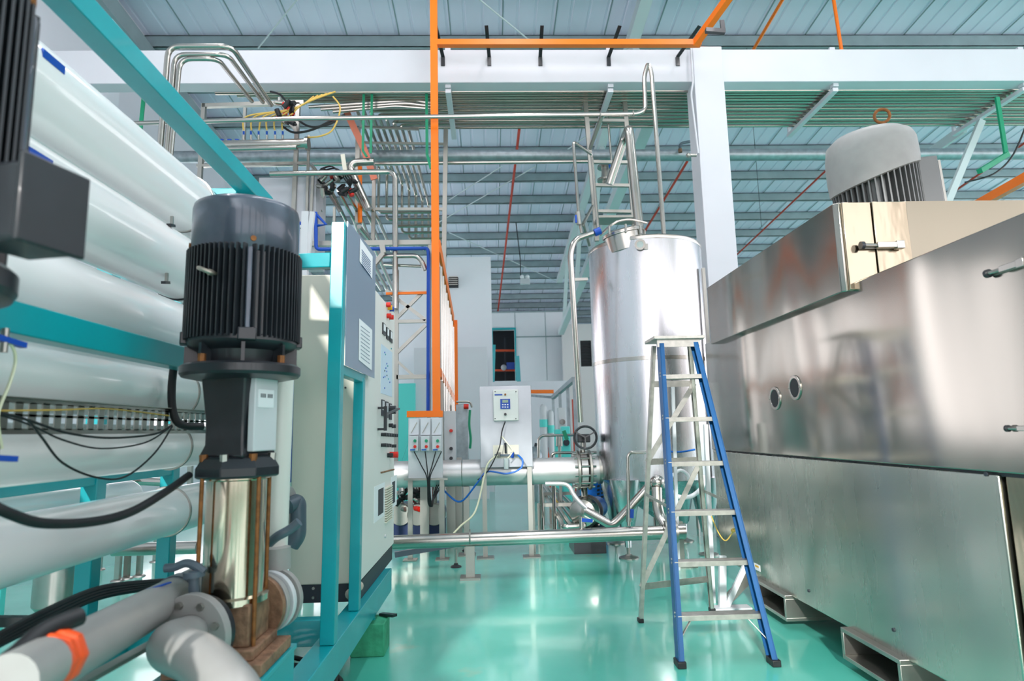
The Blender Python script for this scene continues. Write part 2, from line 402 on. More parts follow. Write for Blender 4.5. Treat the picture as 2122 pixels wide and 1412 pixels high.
# rack hangers: white channel brackets
yA, yB = P(1000, 190, Z=zr).y-.05, P(1000, 268, Z=zr).y+.1
hg = [(930, 'white channel hanger of the pipe rack right of the orange riser'), (1262, 'white channel hanger of the pipe rack above the steel tank'), (1722, 'white channel hanger of the pipe rack right of the column'), (2110, 'white channel hanger of the pipe rack at the right edge')]
for px, lb in hg:
    x = PX(px, 200, yA); g = thing('rack_hanger', lb, 'bracket', (x, yA, zr-.12), 'pipe rack hangers')
    MB().bar((x, yA-.12, zr-.085), (x, yB, zr-.085), .07, .05, X1).obj('arm', WALL, g)
    box(x-.035, x+.035, yA-.14, yA-.06, zr-.05, zr+.5).obj('upright', WALL, g)
    box(x-.02, x+.02, yB-.04, yB, zr-.1, zr+.06).obj('stop', WALL, g)
    for py in ys:
        y = P(1000, py, Z=zr).y; MB().box(x-.012, x+.012, y-.006, y+.006, zr-.052, zr-.026).obj('pipe_clip', STEELD, g)
# large galvanised header and thin pipe under it
yg = 9.2
pipe('header_pipe', [P(330, 326, Y=yg), P(1000, 323, Y=yg), P(1000, 323, Y=yg)+V((11.5, 0, -.05))], .092, GALV, 'thick grey galvanised header pipe crossing the whole hall under the roof', 'pipe', n=20)
pipe('thin_header', [P(425, 343, Y=yg-.4), P(1240, 334, Y=yg-.4)], .032, STEEL, 'thin stainless pipe running just below the thick grey header', 'pipe')
# slim pipe in front of the beam rising in a tall loop, down to the tank
yf = 6.9
pipe('loop_pipe', [P(270, 256, Y=yf), P(620, 246, Y=yf), P(1322, 236, Y=yf), P(1337, 228, Y=yf), P(1335, 158, Y=yf), P(1343, 130, Y=yf), P(1350, 150, Y=yf), P(1376, 490, Y=yf)], .026, STEEL, 'slim stainless pipe crossing at beam height and looping down to the tank', 'pipe', fil=.06)
m = MB()
for (px, py) in ((1244, 239), (1312, 236)): tag(MB().torus(P(px, py, Y=yf), X1, .03, .008, 12, 5).obj('clamp_ring', STEELD), 'stainless ring clamp on the slim crossing pipe, %s' % ('left' if px < 1300 else 'right'), 'clamp')
m.bar(P(1246, 242, Y=yf), P(1222, 310, Y=yf+.3), .03, .03); tag(m.obj('pipe_strut', STEELD), 'stainless strut holding the slim crossing pipe', 'clamp')
# orange cable tray: riser, branch along the beam, slanted end
yo = 7.05
def ptray(name, a, b, wd, lb, parent):
    return MB().bar(a, b, wd, wd*.8, X1).obj(name, ORANGE, parent)
g = thing('orange_cable_duct', 'orange square cable duct dropping from roof past the beam to the switches', 'cable duct', (PX(903, 500, yo), yo, 1.5))
xo0, xo1 = P(901, -60, Y=yo), P(904, 855, Y=yo)
MB().bar(P(898, -90, Y=yo), P(905, 855, Y=yo), .085, .07, X1).obj('riser', ORANGE, g)
MB().bar(P(905, 90, Y=yo), P(1452, 90, Y=yo), .07, .075, Z1).obj('branch', ORANGE, g)
MB().bar(P(1440, 92, Y=yo), P(1512, -8, Y=yo-.55), .08, .08, Z1).obj('slanted_end', ORANGE, g)
MB().bar(P(844, 859, Y=yo), P(918, 858, Y=yo), .07, .09, Z1).obj('foot_bar', ORANGE, g)
for i, (px, lb) in enumerate([(918, 'leftmost'), (1014, 'second from left'), (1120, 'third from left'), (1262, 'fourth from left'), (1405, 'rightmost')]):
    sx = [-.06, -.03, 0, .08, .18][i]
    g = thing('duct_bracket', 'black bent bracket between orange duct and white beam, %s of five' % lb, 'bracket', P(px, 136, Y=7.44), 'black duct brackets')
    t = P(px, 136, Y=7.44)
    box(t.x-.025, t.x+.025, 7.435, 7.452, t.z, t.z+.12).obj('plate', BLACK, g)
    MB().bar((t.x, 7.44, t.z+.12), (t.x+sx, yo+.02, t.z+.30), .045, .012, X1).obj('arm', BLACK, g)
g = thing('duct_bracket', 'black bracket at the top end of the slanted orange duct', 'bracket', P(1490, 60, Y=6.6), 'black duct brackets')
MB().bar(P(1462, 63, Y=6.6), P(1502, 66, Y=6.6), .05, .05, Z1).obj('arm', BLACK, g); MB().bar(P(1499, 66, Y=6.6), P(1496, 42, Y=6.6), .05, .02, X1).obj('plate', BLACK, g)
# sprinkler pipes following the roof slope
def roofpipe(a, b, r, m, lb, ro=.35):
    return tag(MB().cyl(P(*a, roof=ro), P(*b, roof=ro), r, n=8).obj('sprinkler_pipe', m), lb, 'pipe', 'sprinkler pipes under the roof')
roofpipe((1626, -8), (1556, 112), .028, ORANGE, 'thin orange pipe slanting under the roof right of the white column')
roofpipe((1076, 268), (1032, 645), .03, REDP, 'thin red pipe dropping away above the far white room')
roofpipe((1424, 335), (1330, 490), .03, REDP, 'thin red pipe slanting behind the tank top and the column')
roofpipe((1800, 270), (1525, 530), .024, REDP, 'thin red pipe slanting from column to the grey motor')
roofpipe((2140, 285), (1900, 450), .026, REDP, 'thin red pipe slanting at the right edge behind the grey motor')
tag(MB().cyl(P(1726, -10, Y=7.9), P(1745, 112, Y=7.9), .024, n=8).obj('drop_pipe', ORANGE), 'thin orange pipe hanging down to the beam top on the right', 'pipe')
tag(MB().bar(P(2020, 428, Y=6.4), P(2150, 356, Y=5.2), .09, .07, Z1).obj('orange_rail', ORANGE), 'orange rail at the right edge behind the steel machine hood', 'rail')
tag(MB().bar(P(1790, 428, Y=9.6), P(2150, 428, Y=9.6), .02, .02, Z1).obj('rail_bar', TRUSS), 'pale thin bar just above the machine hood line', 'rail')
tag(MB().curve([P(1940, 118, Y=7.9), P(1500, 108, Y=7.9), P(1480, 100, Y=7.8), P(1450, 98, Y=7.7)], .012, 6).obj('orange_flex', ORANGE), 'orange flexible conduit lying on the beam beside the column', 'conduit')
# thin drop wires
for b, y in [((1578, 470), 10.15)]:
    tag(MB().cyl(V((P(*b, Y=y).x, y, rz(y)-.2)), P(*b, Y=y), .004, n=5).obj('drop_wire', DKGREY), 'thin dark wire hanging from the roof beside the column', 'wire')
# green flat-bar hangers
def hang(pts, lb, w=.07, y=7.7):
    m = MB(); q = [P(*p, Y=y) for p in pts]
    for a, b in zip(q, q[1:]): m.bar(a, b, w, .02, X1 if abs((b-a).z) > abs((b-a).x) else Z1)
    tag(m.obj('hanger_bar', GREEN), lb, 'hanger', 'green flat bar hangers')
hang([(754, 188), (752, 312), (760, 325)], 'left of the paired green hangers below the white beam', .03)
hang([(771, 188), (768, 318)], 'right of the paired green hangers below the white beam', .03)
hang([(884, 188), (885, 320), (893, 350)], 'green hanger bar just left of the orange riser', .035)
hang([(299, 190), (291, 270)], 'green hanger bar at left above the white vessels', .045)
g = thing('green_bracket', 'bright green bent bracket hanging from the beam at right', 'bracket', P(2085, 320, Y=7.5))
MB().bar(P(2066, 202, Y=7.5), P(2085, 322, Y=7.5), .05, .03, X1).obj('drop_bar', GREEN, g)
MB().bar(P(2087, 320, Y=7.5), P(2030, 355, Y=7.2), .06, .06, Z1).obj('arm', GREEN, g)
tag(MB().curve([P(2130, 250, Y=7.8), P(2100, 320, Y=7.7), P(2060, 360, Y=7.6), P(2000, 378, Y=7.6)], .012, 6).obj('black_cable', BLACKR), 'black cable trailing past the green bracket at right', 'cable')
tag(MB().bar(P(1960, 428, Y=8.3), P(2034, 250, Y=8.3), .09, .06, X1).obj('strut', TRUSS), 'pale slanted strut under the pipe rack at right', 'strut')
tag(MB().bar(P(1925, 318, Y=10.5), P(2000, 265, Y=9.2), .16, .05, Z1).obj('strut', TRUSS), 'pale short strut between rack and grey header at right', 'strut')
# emergency light
ye = 17.34
g = thing('emergency_light', 'white twin-lamp emergency light hanging in the aisle far end', 'light', P(1088, 590, Y=ye))
a = P(1078, 590, Y=ye); b = P(1098, 578, Y=ye)
box(a.x, b.x, ye-.06, ye+.06, a.z, b.z).obj('body', GREYB, g, bev=.01)
for px in (1082, 1093):
    c = P(px, 574, Y=ye); MB().sph(c, .06, 8).obj('lamp', LEDL, g)
MB().tube([P(1079, 572, Y=ye), P(1078, 535, Y=ye), (P(1078, 535, Y=ye).x-.1, ye, rz(ye)-.21)], .015, .05, 6).obj('hanger_tube', BLACK, g)
# green conduit elbow on the column
MBc = MB().tube([P(1432, 100, Y=7.38), P(1436, 170, Y=7.36), P(1432, 195, Y=7.36), P(1447, 318, Y=7.38)], .012, .05, 6)
tag(MBc.obj('column_conduit', WALL), 'thin white conduit running down the column edge', 'conduit')
c = P(1443, 322, Y=7.3)
g = thing('wall_tap', 'small metal sensor fitting on the side of the white column', 'fitting', c)
MB().cyl(c+V((-.09, 0, 0)), c, .02).sph(c+V((-.1, 0, 0)), .03, 6).obj('body', STEELD, g)
g = thing('bent_spout', 'dark bent spout hanging left of the white column', 'fitting', P(1410, 300, Y=9))
MB().tube([P(1433, 293, Y=9), P(1410, 297, Y=9), P(1409, 310, Y=9)], .022, .05, 8).obj('elbow', PVCD, g)
MB().cyl(P(1409, 309, Y=9), P(1410, 316, Y=9), .03).obj('nozzle', RUST, g)
# ================================================================== LEFT: MEMBRANE SKID
SX = -.72          # aisle-side edge of the skid
ST = .37           # top of the skid rails
g = thing('skid_frame', 'teal painted steel skid frame carrying the white vessels and the pumps', 'frame', (-1.3, 2.8, 0))
def rail(p0, p1, w, h, name='rail', side=X1): return MB().bar(p0, p1, w, h, side).obj(name, TEAL, g, bev=.004)
rail((SX-.05, 1.2, ST-.075), (SX-.05, 4.6, ST-.075), .10, .15)
rail((-1.29, .6, ST-.075), (-1.29, 4.6, ST-.075), .08, .15)
rail((-1.9, .6, ST-.075), (-1.9, 4.6, ST-.075), .08, .15)
for y in (1.3, 2.05, 2.62, 3.45, 4.5): rail((-1.86, y, ST-.07), (SX-.1, y, ST-.07), .07, .13, 'cross_rail', Y1)
# posts carrying the vessel clamps
for x in (-1.86,):
    for y in (1.2, 2.2, 3.05, 3.75): rail((x, y, ST), (x, y, 2.55), .075, .075, 'post')
for y in (3.2,): rail((-1.25, y, ST), (-1.25, y, 2.60), .075, .075, 'post')
rail((-1.25, 3.62, ST), (-1.25, 3.62, 1.66), .075, .075, 'post')
rail((-1.25, .35, 2.64), (-1.25, 3.42, 2.585), .085, .085, 'top_rail')
rail((-1.25, .35, 1.618), (-1.25, 3.24, 1.618), .07, .085, 'side_rail')
rail((-1.29, 3.15, 2.54), (-1.9, 3.15, 2.54), .06, .06, 'top_cross_rail', Y1)
rail((-1.86, .35, 1.13), (-1.86, 3.8, 1.13), .06, .07, 'side_rail')
# cabinet uprights and header
rail((SX-.035, 3.02, ST), (SX-.035, 3.09, 2.36), .065, .065, 'upright')
rail((SX-.035, 3.56, ST), (SX-.035, 3.62, 1.62), .055, .06, 'upright')
rail((SX-.035, 3.09, 1.62), (SX-.035, 3.66, 1.62), .05, .05, 'upright_rail')
rail((SX-.07, 3.09, PZ(680, 541, 3.09)), (-1.25, 3.16, PZ(600, 541, 3.12)), .05, .075, 'header', Y1)
for (x, y) in ((-.77, 4.05), (-1.29, 4.3), (-1.9, 4.3), (-1.9, 1.4), (-1.29, 2.6)):
    h = .185 if x == -.77 else 0
    MB().cyl((x, y, h+.012), (x, y, .23), .012, n=8).obj('levelling_bolt', STEELD, g); MB().cyl((x, y, h), (x, y, h+.014), .04, n=12).obj('levelling_foot', TEAL, g)
g = thing('concrete_block', 'green painted concrete block under the skid corner', 'block', (-.77, 4.05, 0))
box(-.86, -.66, 3.95, 4.15, 0, .185).obj('block', CONC, g, bev=.006)
tag(MB().ob((-.66, 4.08, .2), (.05, -.05, .008), (.012, .012, 0), (0, 0, .008)).obj('steel_shim', BLACK), 'small dark steel wedge lying on the green block', 'shim')
# ------------------------------------------------------------------ pressure vessels
VX = -1.52
zs = [2.462, 2.125, 1.80, 1.515, 1.262, .965]
rr = [.145, .150, .145, .122, .10, .108]
nm = ['topmost', 'second from top', 'third from top', 'fourth from top, behind the teal side rail', 'fifth from top, under the cable tray', 'lowest']
for i, (z, r) in enumerate(zip(zs, rr)):
    g = thing('pressure_vessel', 'long white membrane pressure vessel, %s of the stack' % nm[i], 'pressure vessel', (VX, 2.2, z-r), 'white pressure vessels')
    ya = -.1; yb_ = 3.72
    MB().lathe((VX, ya, z), Y1, [(r*.9, 0), (r, .03), (r, yb_-ya-.22), (r*1.045, yb_-ya-.2), (r*1.045, yb_-ya-.02), (r*.95, yb_-ya)], 56).obj('shell', MATS['vessel_white'], g)
    MB().cyl((VX, yb_-.001, z), (VX, yb_+.05, z), .035, n=12).obj('end_port', STEELD, g)
    for k, y in enumerate((1.15, 2.55)):
        if i in (0, 1) and k == 0: cc = P(*((95, 118), (68, 308))[i], X=VX+r*.8); MB().ob((VX+r*.97, cc.y, z+r*.27), (.004, 0, -.002), (0, .05, 0), (0, 0, .014)).obj('blue_mark', BLUEP, g)
    m = MB().torus((VX, 3.05, z), Y1, r+.003, .006, 40, 6); m.obj('strap', BLACK if i in (1, 2) else STEELD, g)
for i, z in enumerate((.965, 1.265)):
    g = thing('pressure_vessel', 'white pressure vessel of the rear row, %s' % ('low behind the lowest front vessel' if i == 0 else 'hidden mostly behind the cable tray'), 'pressure vessel', (-2.15, 2, z-.11), 'white pressure vessels')
    MB().lathe((-2.15, 0, z), Y1, [(.1, 0), (.11, .03), (.11, 3.8), (.1, 3.84)], 40).obj('shell', MATS['vessel_white'], g)
    box(-2.3, -2.0, 2.6, 2.64, z-.16, z-.1).obj('saddle', TEAL, g)
# small clamps between the vessels
for i, (px, py) in enumerate([(356, 462), (345, 580), (332, 706)]):
    c = P(px, py, X=-1.41); g = thing('vessel_clamp', 'small dark strap clamp between white vessels, %s one' % ['upper', 'middle', 'lower'][i], 'clamp', c, 'vessel clamps')
    MB().bar(c+V((0, 0, -.01)), c+V((0, 0, .03)), .012, .01, X1).obj('bolt', STEELD, g); MB().bar(c+V((0, -.025, -.018)), c+V((0, .015, -.01)), .02, .012, X1).obj('strap', BLACK, g)
# perforated cable tray in front of the fifth vessel
tx = -1.36; za, zb_ = 1.325, 1.425
m = MB(); y = .3
m.box(tx, tx+.004, .3, 3.3, za, za+.014).box(tx, tx+.004, .3, 3.3, zb_-.014, zb_).box(tx, tx+.02, .3, 3.3, za-.003, za).box(tx, tx+.02, .3, 3.3, zb_, zb_+.003)
m.box(tx, tx+.004, .3, 3.3, za+.048, za+.056)
while y < 3.3: m.box(tx, tx+.004, y, y+.03, za+.01, zb_-.01); y += .055
tag(m.obj('cable_tray', STEELD), 'perforated galvanised cable tray running between the white vessels', 'cable tray')
# thin cables off the tray
def cable(pts, r, m, lb, cat='cable', group=None, X=None, n=6, name='cable'):
    q = []
    for p in pts: q.append(P(p[0], p[1], X=p[2]) if len(p) == 3 else P(p[0], p[1], Y=p[3]))
    return tag(MB().curve(q, r, n).obj(name, m), lb, cat, group)
cable([(-30, 848, -1.3), (60, 872, -1.3), (140, 898, -1.3), (230, 908, -1.3), (320, 900, -1.3), (356, 882, -1.3)], .004, BLACKR, 'upper grey cable sagging below the perforated tray')
cable([(-30, 852, -1.29), (60, 880, -1.29), (130, 912, -1.29), (210, 930, -1.29), (300, 918, -1.29), (350, 888, -1.29)], .003, BLACKR, 'thin lower cable sagging below the perforated tray')
cable([(-30, 856, -1.28), (50, 868, -1.28), (85, 905, -1.28), (130, 960, -1.28), (200, 990, -1.28), (260, 988, -1.28), (320, 940, -1.28), (357, 884, -1.28)], .0035, BLACKR, 'deepest sagging loop of thin cable crossing the fifth white vessel')
cable([(-20, 700, -1.2), (20, 712, -1.2), (32, 745, -1.2), (20, 795, -1.2), (-4, 860, -1.2), (4, 930, -1.2)], .004, YELL, 'pale yellow tube hanging at the left edge by the blue valve', 'tube', name='air_tube')
cable([(-20, 852, -1.345), (120, 850, -1.345), (230, 848, -1.345), (350, 862, -1.345)], .003, YEL, 'thin yellow tube lying in the perforated cable tray', 'tube', name='air_tube')
# push-fit blue valves at left edge
for i, (px, py, x) in enumerate([(22, 708, -1.2), (2, 950, -1.2)]):
    c = P(px, py, X=x); g = thing('sample_valve', 'small blue-handled sample valve at the left edge, %s one' % ('upper' if i == 0 else 'lower'), 'valve', c, 'sample valves')
    MB().bar(c+V((0, -.05, .004)), c+V((0, .045, -.004)), .018, .014, X1).obj('handle', BLUEP, g); MB().cyl(c+V((0, -.02, -.03)), c+V((0, -.02, .03)), .009, n=10).obj('body', STEELD, g)
# heavy black cables
cable([(-40, 1035, 0, 1.45), (20, 1065, 0, 1.5), (90, 1085, 0, 1.6), (190, 1082, 0, 1.75), (270, 1062, 0, 1.9), (340, 1022, 0, 2.05), (392, 985, 0, 2.2)], .0125, BLACKR, 'thick black power cable sagging from left edge to the pump clamp', n=12, name='power_cable')
cable([(362, 748, 0, 2.7), (356, 800, 0, 2.7), (358, 850, 0, 2.7), (374, 880, 0, 2.72), (420, 884, 0, 2.8)], .016, BLACKR, 'thick black cable hooking down beside the pump neck to the tray', n=12, name='power_cable')
# ------------------------------------------------------------------ vertical multistage pump
PS = .3
def make_pump(cx, cy, z0, k, label, rot=0.0):
    """k scales the pump; measured for a motor about 0.4 m across"""
    g = thing('multistage_pump', label, 'pump', (0, 0, 0), 'vertical multistage pumps')
    H = lambda a: a*k
    def L(prof, n=40): return MB().lathe((0, 0, 0), Z1, [(r*k, h*k) for r, h in prof], n)
    # base with inline ports
    m = MB().box(-.12*k, .12*k, -.12*k, .12*k, 0, .035*k).box(-.095*k, .095*k, -.095*k, .095*k, .035*k, .17*k); m.obj('base', RUST, g, bev=.006*k)
    MB().box(-.16*k, .16*k, -.15*k, .15*k, -.04*k, 0).obj('foot_plate', RUST, g, bev=.004)
    d = V((math.sin(rot), math.cos(rot), 0))
    for sgn in (1, -1):
        q = d*sgn; c0 = q*.09*k+V((0, 0, .105*k))
        f = MB().cyl(c0, c0+q*.07*k, .06*k, n=24).annulus(c0+q*.045*k, q, .05*k, .112*k, .02*k, 32).obj('port_flange', BLACK if sgn < 0 else RUST, g)
    L([(.118, .165), (.118, .185), (.1, .19), (.1, .575), (.112, .58), (.112, .59)], 48).obj('sleeve', POLISH, g, ang=25)
    for i in range(4):
        a = math.radians(45+90*i)+.15; x, y = .13*k*math.cos(a), .13*k*math.sin(a)
        MB().cyl((x, y, .03*k), (x, y, .6*k), .0075*k, n=8).obj('stay_bolt', RUSTROD, g)
    # clamp block, eight sided
    m = MB().lathe((0, 0, 0), Z1, [(.135*k, .585*k), (.147*k, .59*k), (.147*k, .62*k), (.125*k, .655*k), (.11*k, .66*k)], 8); m.obj('clamp_head', BLACK, g, ang=20, bev=.004)
    for i in range(8):
        a = math.radians(45*i); x, y = .118*k*math.cos(a), .118*k*math.sin(a)
        MB().cyl((x, y, .635*k), (x*1.02, y*1.02, .668*k), .014*k, n=6).obj('bolt', RUSTROD if i % 2 else STEELD, g)
    # lantern neck
    m = MB().lathe((0, 0, 0), Z1, [(.118*k, .65*k), (.13*k, .66*k), (.112*k, .70*k), (.112*k, .78*k), (.135*k, .95*k), (.14*k, .96*k)], 4)
    M = Matrix.Rotation(math.radians(27+0), 4, 'Z'); m.v = [M @ p for p in m.v]
    m.obj('lantern', BLACK, g, ang=20, bev=.008)
    # coupling guard on the right face, pale with a label
    a = math.radians(-18); gd = V((math.cos(a), math.sin(a), 0)); gs = V((-gd.y, gd.x, 0))
    MB().ob(gd*.098*k+V((0, 0, .805*k)), gd*.014*k, gs*.062*k, V((0, 0, .13*k))).obj('coupling_guard', GREYB, g, bev=.004)
    MB().ob(gd*.1135*k+V((0, 0, .86*k))+gs*-.005, gd*.001, gs*.042*k, V((0, 0, .032*k))).obj('rating_plate', PAPER, g)
    for q_ in range(9):
        if q_ != 4: MB().ob(gd*.1150*k+V((0, 0, .87*k))+gs*(-.034+.0075*q_)*k, gd*.0006, gs*.0018*k, V((0, 0, .007*k))).obj('plate_print', DKGREY, g)
    # flange
    L([(.15, .93), (.198, .94), (.205, .95), (.205, .975), (.195, .983), (.15, .985)], 56).obj('motor_flange', BLACK, g, ang=30)
    L([(.13, .98), (.14, .985), (.15, 1.03), (.178, 1.045), (.19, 1.06), (.19, 1.075)], 48).obj('end_shield', BLACK, g)
    for i in range(8):
        a = math.radians(22+45*i); c, s_ = math.cos(a), math.sin(a)
        MB().ob((.168*k*c, .168*k*s_, 1.015*k), V((c, s_, 0))*.022*k, V((-s_, c, 0))*.006*k, V((0, 0, .034*k))).obj('shield_rib', BLACK, g)
        if i % 2: MB().cyl((.18*k*c, .18*k*s_, .983*k), (.18*k*c, .18*k*s_, 1.01*k), .013*k, n=6).obj('shield_bolt', RUSTROD, g)
    # finned stator
    m = MB().lathe((0, 0, 0), Z1, [(.158*k, 1.07*k), (.158*k, 1.395*k)], 48)
    for qd in range(4):
        a = math.radians(-110+90*qd); dd = V((math.cos(a), math.sin(a), 0)); uu = V((-dd.y, dd.x, 0))
        for j in range(-7, 8):
            u = j*.0178; ro = math.sqrt(.199**2-u*u); ri = .10
            m.ob(dd*((ro+ri)/2*k)+uu*u*k+V((0, 0, 1.232*k)), dd*((ro-ri)/2*k), uu*.0028*k, V((0, 0, .163*k)))
    m.obj('stator_fins', BLACK, g, ang=30)
    for i in range(4):
        a = math.radians(-65+90*i); c, s_ = math.cos(a), math.sin(a)
        MB().ob((.18*k*c, .18*k*s_, 1.225*k), V((c, s_, 0))*.02*k, V((-s_, c, 0))*.009*k, V((0, 0, .158*k))).obj('corner_rib', DARKC, g, bev=.004)
        a2 = a+.17; MB().ob((.172*k*math.cos(a2), .172*k*math.sin(a2), 1.225*k), V((math.cos(a2), math.sin(a2), 0))*.018*k, V((-math.sin(a2), math.cos(a2), 0))*.022*k, V((0, 0, .15*k))).obj('flat_rib', BLACK, g, bev=.003)
        MB().ob((.182*k*c, .182*k*s_, 1.075*k), V((c, s_, 0))*.024*k, V((-s_, c, 0))*.03*k, V((0, 0, .022*k))).obj('lug', BLACK, g, bev=.004)
    a = math.radians(-101); c = V((math.cos(a), math.sin(a), 0))
    m = MB().cyl(c*.165*k+V((0, 0, 1.285*k)), c*.212*k+V((0, 0, 1.285*k)), .011*k, n=12)
    m.torus(c*.232*k+V((0, 0, 1.285*k)), V((-c.y*.4, c.x*.4, .9)), .022*k, .0075*k, 20, 8).obj('lifting_eye', mat('worn_metal', (176, 168, 156), .45, .8), g)
    # fan cowl
    L([(.183, 1.375), (.187, 1.38), (.187, 1.555), (.183, 1.572), (.165, 1.582), (0, 1.585)], 64).obj('fan_cowl', DARKC, g, ang=50)
    for i in range(4):
        a = math.radians(-62+90*i); c = V((math.cos(a), math.sin(a), 0))
        MB().cyl(c*.185*k+V((0, 0, 1.415*k)), c*.193*k+V((0, 0, 1.415*k)), .01*k, n=10).obj('cowl_screw', RUSTROD, g)
    # terminal box on the far side
    return g
pz = .585
pump = make_pump(0, 0, 0, 1.0, 'black vertical multistage pump with ribbed motor and steel sleeve in front of vessels', math.radians(14))
tb = MB().box(-.11, .11, .19, .32, 1.12, 1.34).obj('terminal_box', BLACK, pump, bev=.01)
pc = P(478, 1340, Y=2.32)
pump.location = (pc.x-.0, 2.32, .575)
pump2 = copy_tree(pump)
pump2.location = (-1.135, 1.14, .31); pump2.scale = (1.1, 1.1, 1.35)
pump2['label'] = 'blurred black pump motor cut off by the left picture edge'
for ch in [q for q in bpy.data.objects if q.parent == pump2]:
    if ch.name.startswith('terminal_box') or ch.name.startswith('lifting_eye') : bpy.data.objects.remove(ch)
L2 = V(pump2.location); dv = lambda p: V(((p[0]-L2.x)/1.1+L2.x, (p[1]-L2.y)/1.1+L2.y, (p[2]-L2.z)/1.35+L2.z)) if isinstance(p, V) else V((p[0]/1.1, p[1]/1.1, p[2]/1.35))
MB().ob(dv(P(55, 440, Y=1.12)), dv((.055, -.012, 0)), dv((.015, .06, 0)), dv((0, 0, .072))).obj('terminal_box', BLACK, pump2, bev=.008)
MB().ob(dv(P(55, 440, Y=1.12)+V((.055, -.012, .004))), dv((.006, -.001, 0)), dv((.015, .066, 0)), dv((0, 0, .08))).obj('terminal_cover', BLACK, pump2, bev=.003)
# pedestals carrying the pumps
for p, lb in ((pump, 'teal pedestal under the black pump'), (pump2, 'teal pedestal under the pump at the left edge')):
    l = p.location; g = thing('pump_pedestal', lb, 'pedestal', (l.x, l.y, ST), 'pump pedestals')
    box(l.x-.19, l.x+.17, l.y-.19, l.y+.19, .515 if p is pump else .24, l.z-.041*p.scale.z).obj('top_plate', TEAL, g, bev=.003)
    for sx in (-.16, .12):
        box(l.x+sx, l.x+sx+.04, l.y-.19, l.y+.19, ST if p is pump else .1, .515 if p is pump else .24).obj('leg', TEAL, g)
pl = V(pump.location)
# ------------------------------------------------------------------ pvc piping at the pump
def flange(c, ax, R, h, m, par, name='flange', bolts=8, bm=None):
    c = V(c); ax = V(ax).normalized(); x, y, _ = basis(ax)
    MB().annulus(c, ax, R*.5, R, h, 36).obj(name, m, par, bev=.003)
    for i in range(bolts):
        a = 2*math.pi*(i+.5)/bolts; p = c+(x*math.cos(a)+y*math.sin(a))*R*.78
        MB().cyl(p-ax*.012, p+ax*(h+.012), .011*R/.12, n=6).obj('flange_bolt', bm or STEELD, par)
d = V((math.sin(math.radians(14)), math.cos(math.radians(14)), 0))
pp = pl+V((0, 0, .105))
c = pp-d*.165
g = thing('suction_pipe', 'grey plastic elbow pipe flanged to the near side of the pump', 'pipe', (c.x, c.y, c.z-.2))
flange(c-d*.012, -d, .13, .03, PVC, g)
MB().cyl(c-d*.005, c-d*.09, .066, n=28).obj('collar', PVC, g)
p1 = c-d*.02; p2 = P(338, 1338, Y=1.92); p3 = P(430, 1372, Y=1.72); p4 = P(500, 1460, Y=1.55); p5 = P(500, 1600, Y=1.55)
MB().tube([p1, p2, p3, p4, p5], .062, .13, 28, 10).obj('elbow_pipe', PVC, g)
c = pp+d*.165
g = thing('discharge_pipe', 'white discharge line with stacked flanges right of the pump base', 'pipe', (c.x, c.y, c.z-.12))
for k in range(3): flange(c+d*(.045*k), d, .112, .022, PVC if k != 1 else GREYB, g)
MB().cyl(c-d*.01, c+d*.12, .055, n=20).obj('stub', PVC, g)
q = P(572, 1130, Y=2.62)
MB().cyl((q.x-.02, 2.66, .72), (q.x-.01, 2.66, 1.72), .05, n=24).obj('riser', mat('white_pipe', (226, 226, 220), .3), g)
g2 = thing('lever_valve', 'dark grey plastic lever valve on the riser behind the pump', 'valve', P(580, 1130, Y=2.62))
MB().cyl(P(575, 1180, Y=2.6), P(575, 1135, Y=2.6), .05, n=20).obj('body', PVC, g2)
MB().curve([P(560, 1125, Y=2.55), P(575, 1112, Y=2.5), P(600, 1098, Y=2.5), P(620, 1082, Y=2.5)], .018, 10).obj('lever', PVCD, g2)
# flange on riser to header at right
g = thing('branch_flange', 'round grey flange with dark pipe stub beside the cabinet', 'flange', P(582, 1050, Y=3.1))
cc = P(582, 1050, Y=3.1); flange(cc, V((1, -.25, 0)), .098, .03, PVC, g, bolts=6)
MB().tube([cc+V((.03, 0, 0)), P(614, 1040, Y=3.15), P(618, 1046, Y=3.15), P(618, 1110, Y=3.15), P(604, 1130, Y=3.15)], .038, .04, 16).obj('pipe_stub', PVCD, g)
# main grey pipe bottom left
g = thing('grey_main_pipe', 'long grey plastic pipe slanting along the skid floor at lower left', 'pipe', P(240, 1290, Y=2.0)-V((0, 0, .1)))
a = P(430, 1196, Y=2.75); b = P(-140, 1515, Y=1.12)
MB().cyl(a, b, .062, n=28).obj('pipe', PVC, g)
MB().cyl(a.lerp(b, .22), a.lerp(b, .27), .067, n=28).obj('coupling', PVCD, g)
e = a.lerp(b, .38); MB().bar(e+V((0.02, .05, .062)), e+V((0.0, -.05, .062)), .012, .004, X1).obj('blue_mark', BLUEP, g)
g = thing('ball_valve', 'blurred orange valve with black lever at the lower left corner', 'valve', P(95, 1390, Y=1.35)-V((0, 0, .05)))
c = P(100, 1372, Y=1.32); bd = (b-a).normalized()
MB().lathe(c-bd*.03, bd, [(.044, -.02), (.056, -.012), (.056, .012), (.05, .02), (.053, .032), (.044, .04)], 8).obj('union_nut', ORB, g, bev=.003)
MB().cyl(c+bd*.02, c+bd*.14, .05, n=20).obj('body', PVC, g)
MB().curve([P(-30, 1400, Y=1.25), P(30, 1360, Y=1.28), P(90, 1310, Y=1.33), P(165, 1278, Y=1.4)], .019, 12).obj('lever', BLACKR, g)
MB().cyl(P(30, 1362, Y=1.28), P(34, 1420, Y=1.28), .022, n=14).obj('stem', BLACKR, g)
g = thing('butterfly_valve', 'black lever valve standing left of the polished pump sleeve', 'valve', P(405, 1240, Y=2.2))
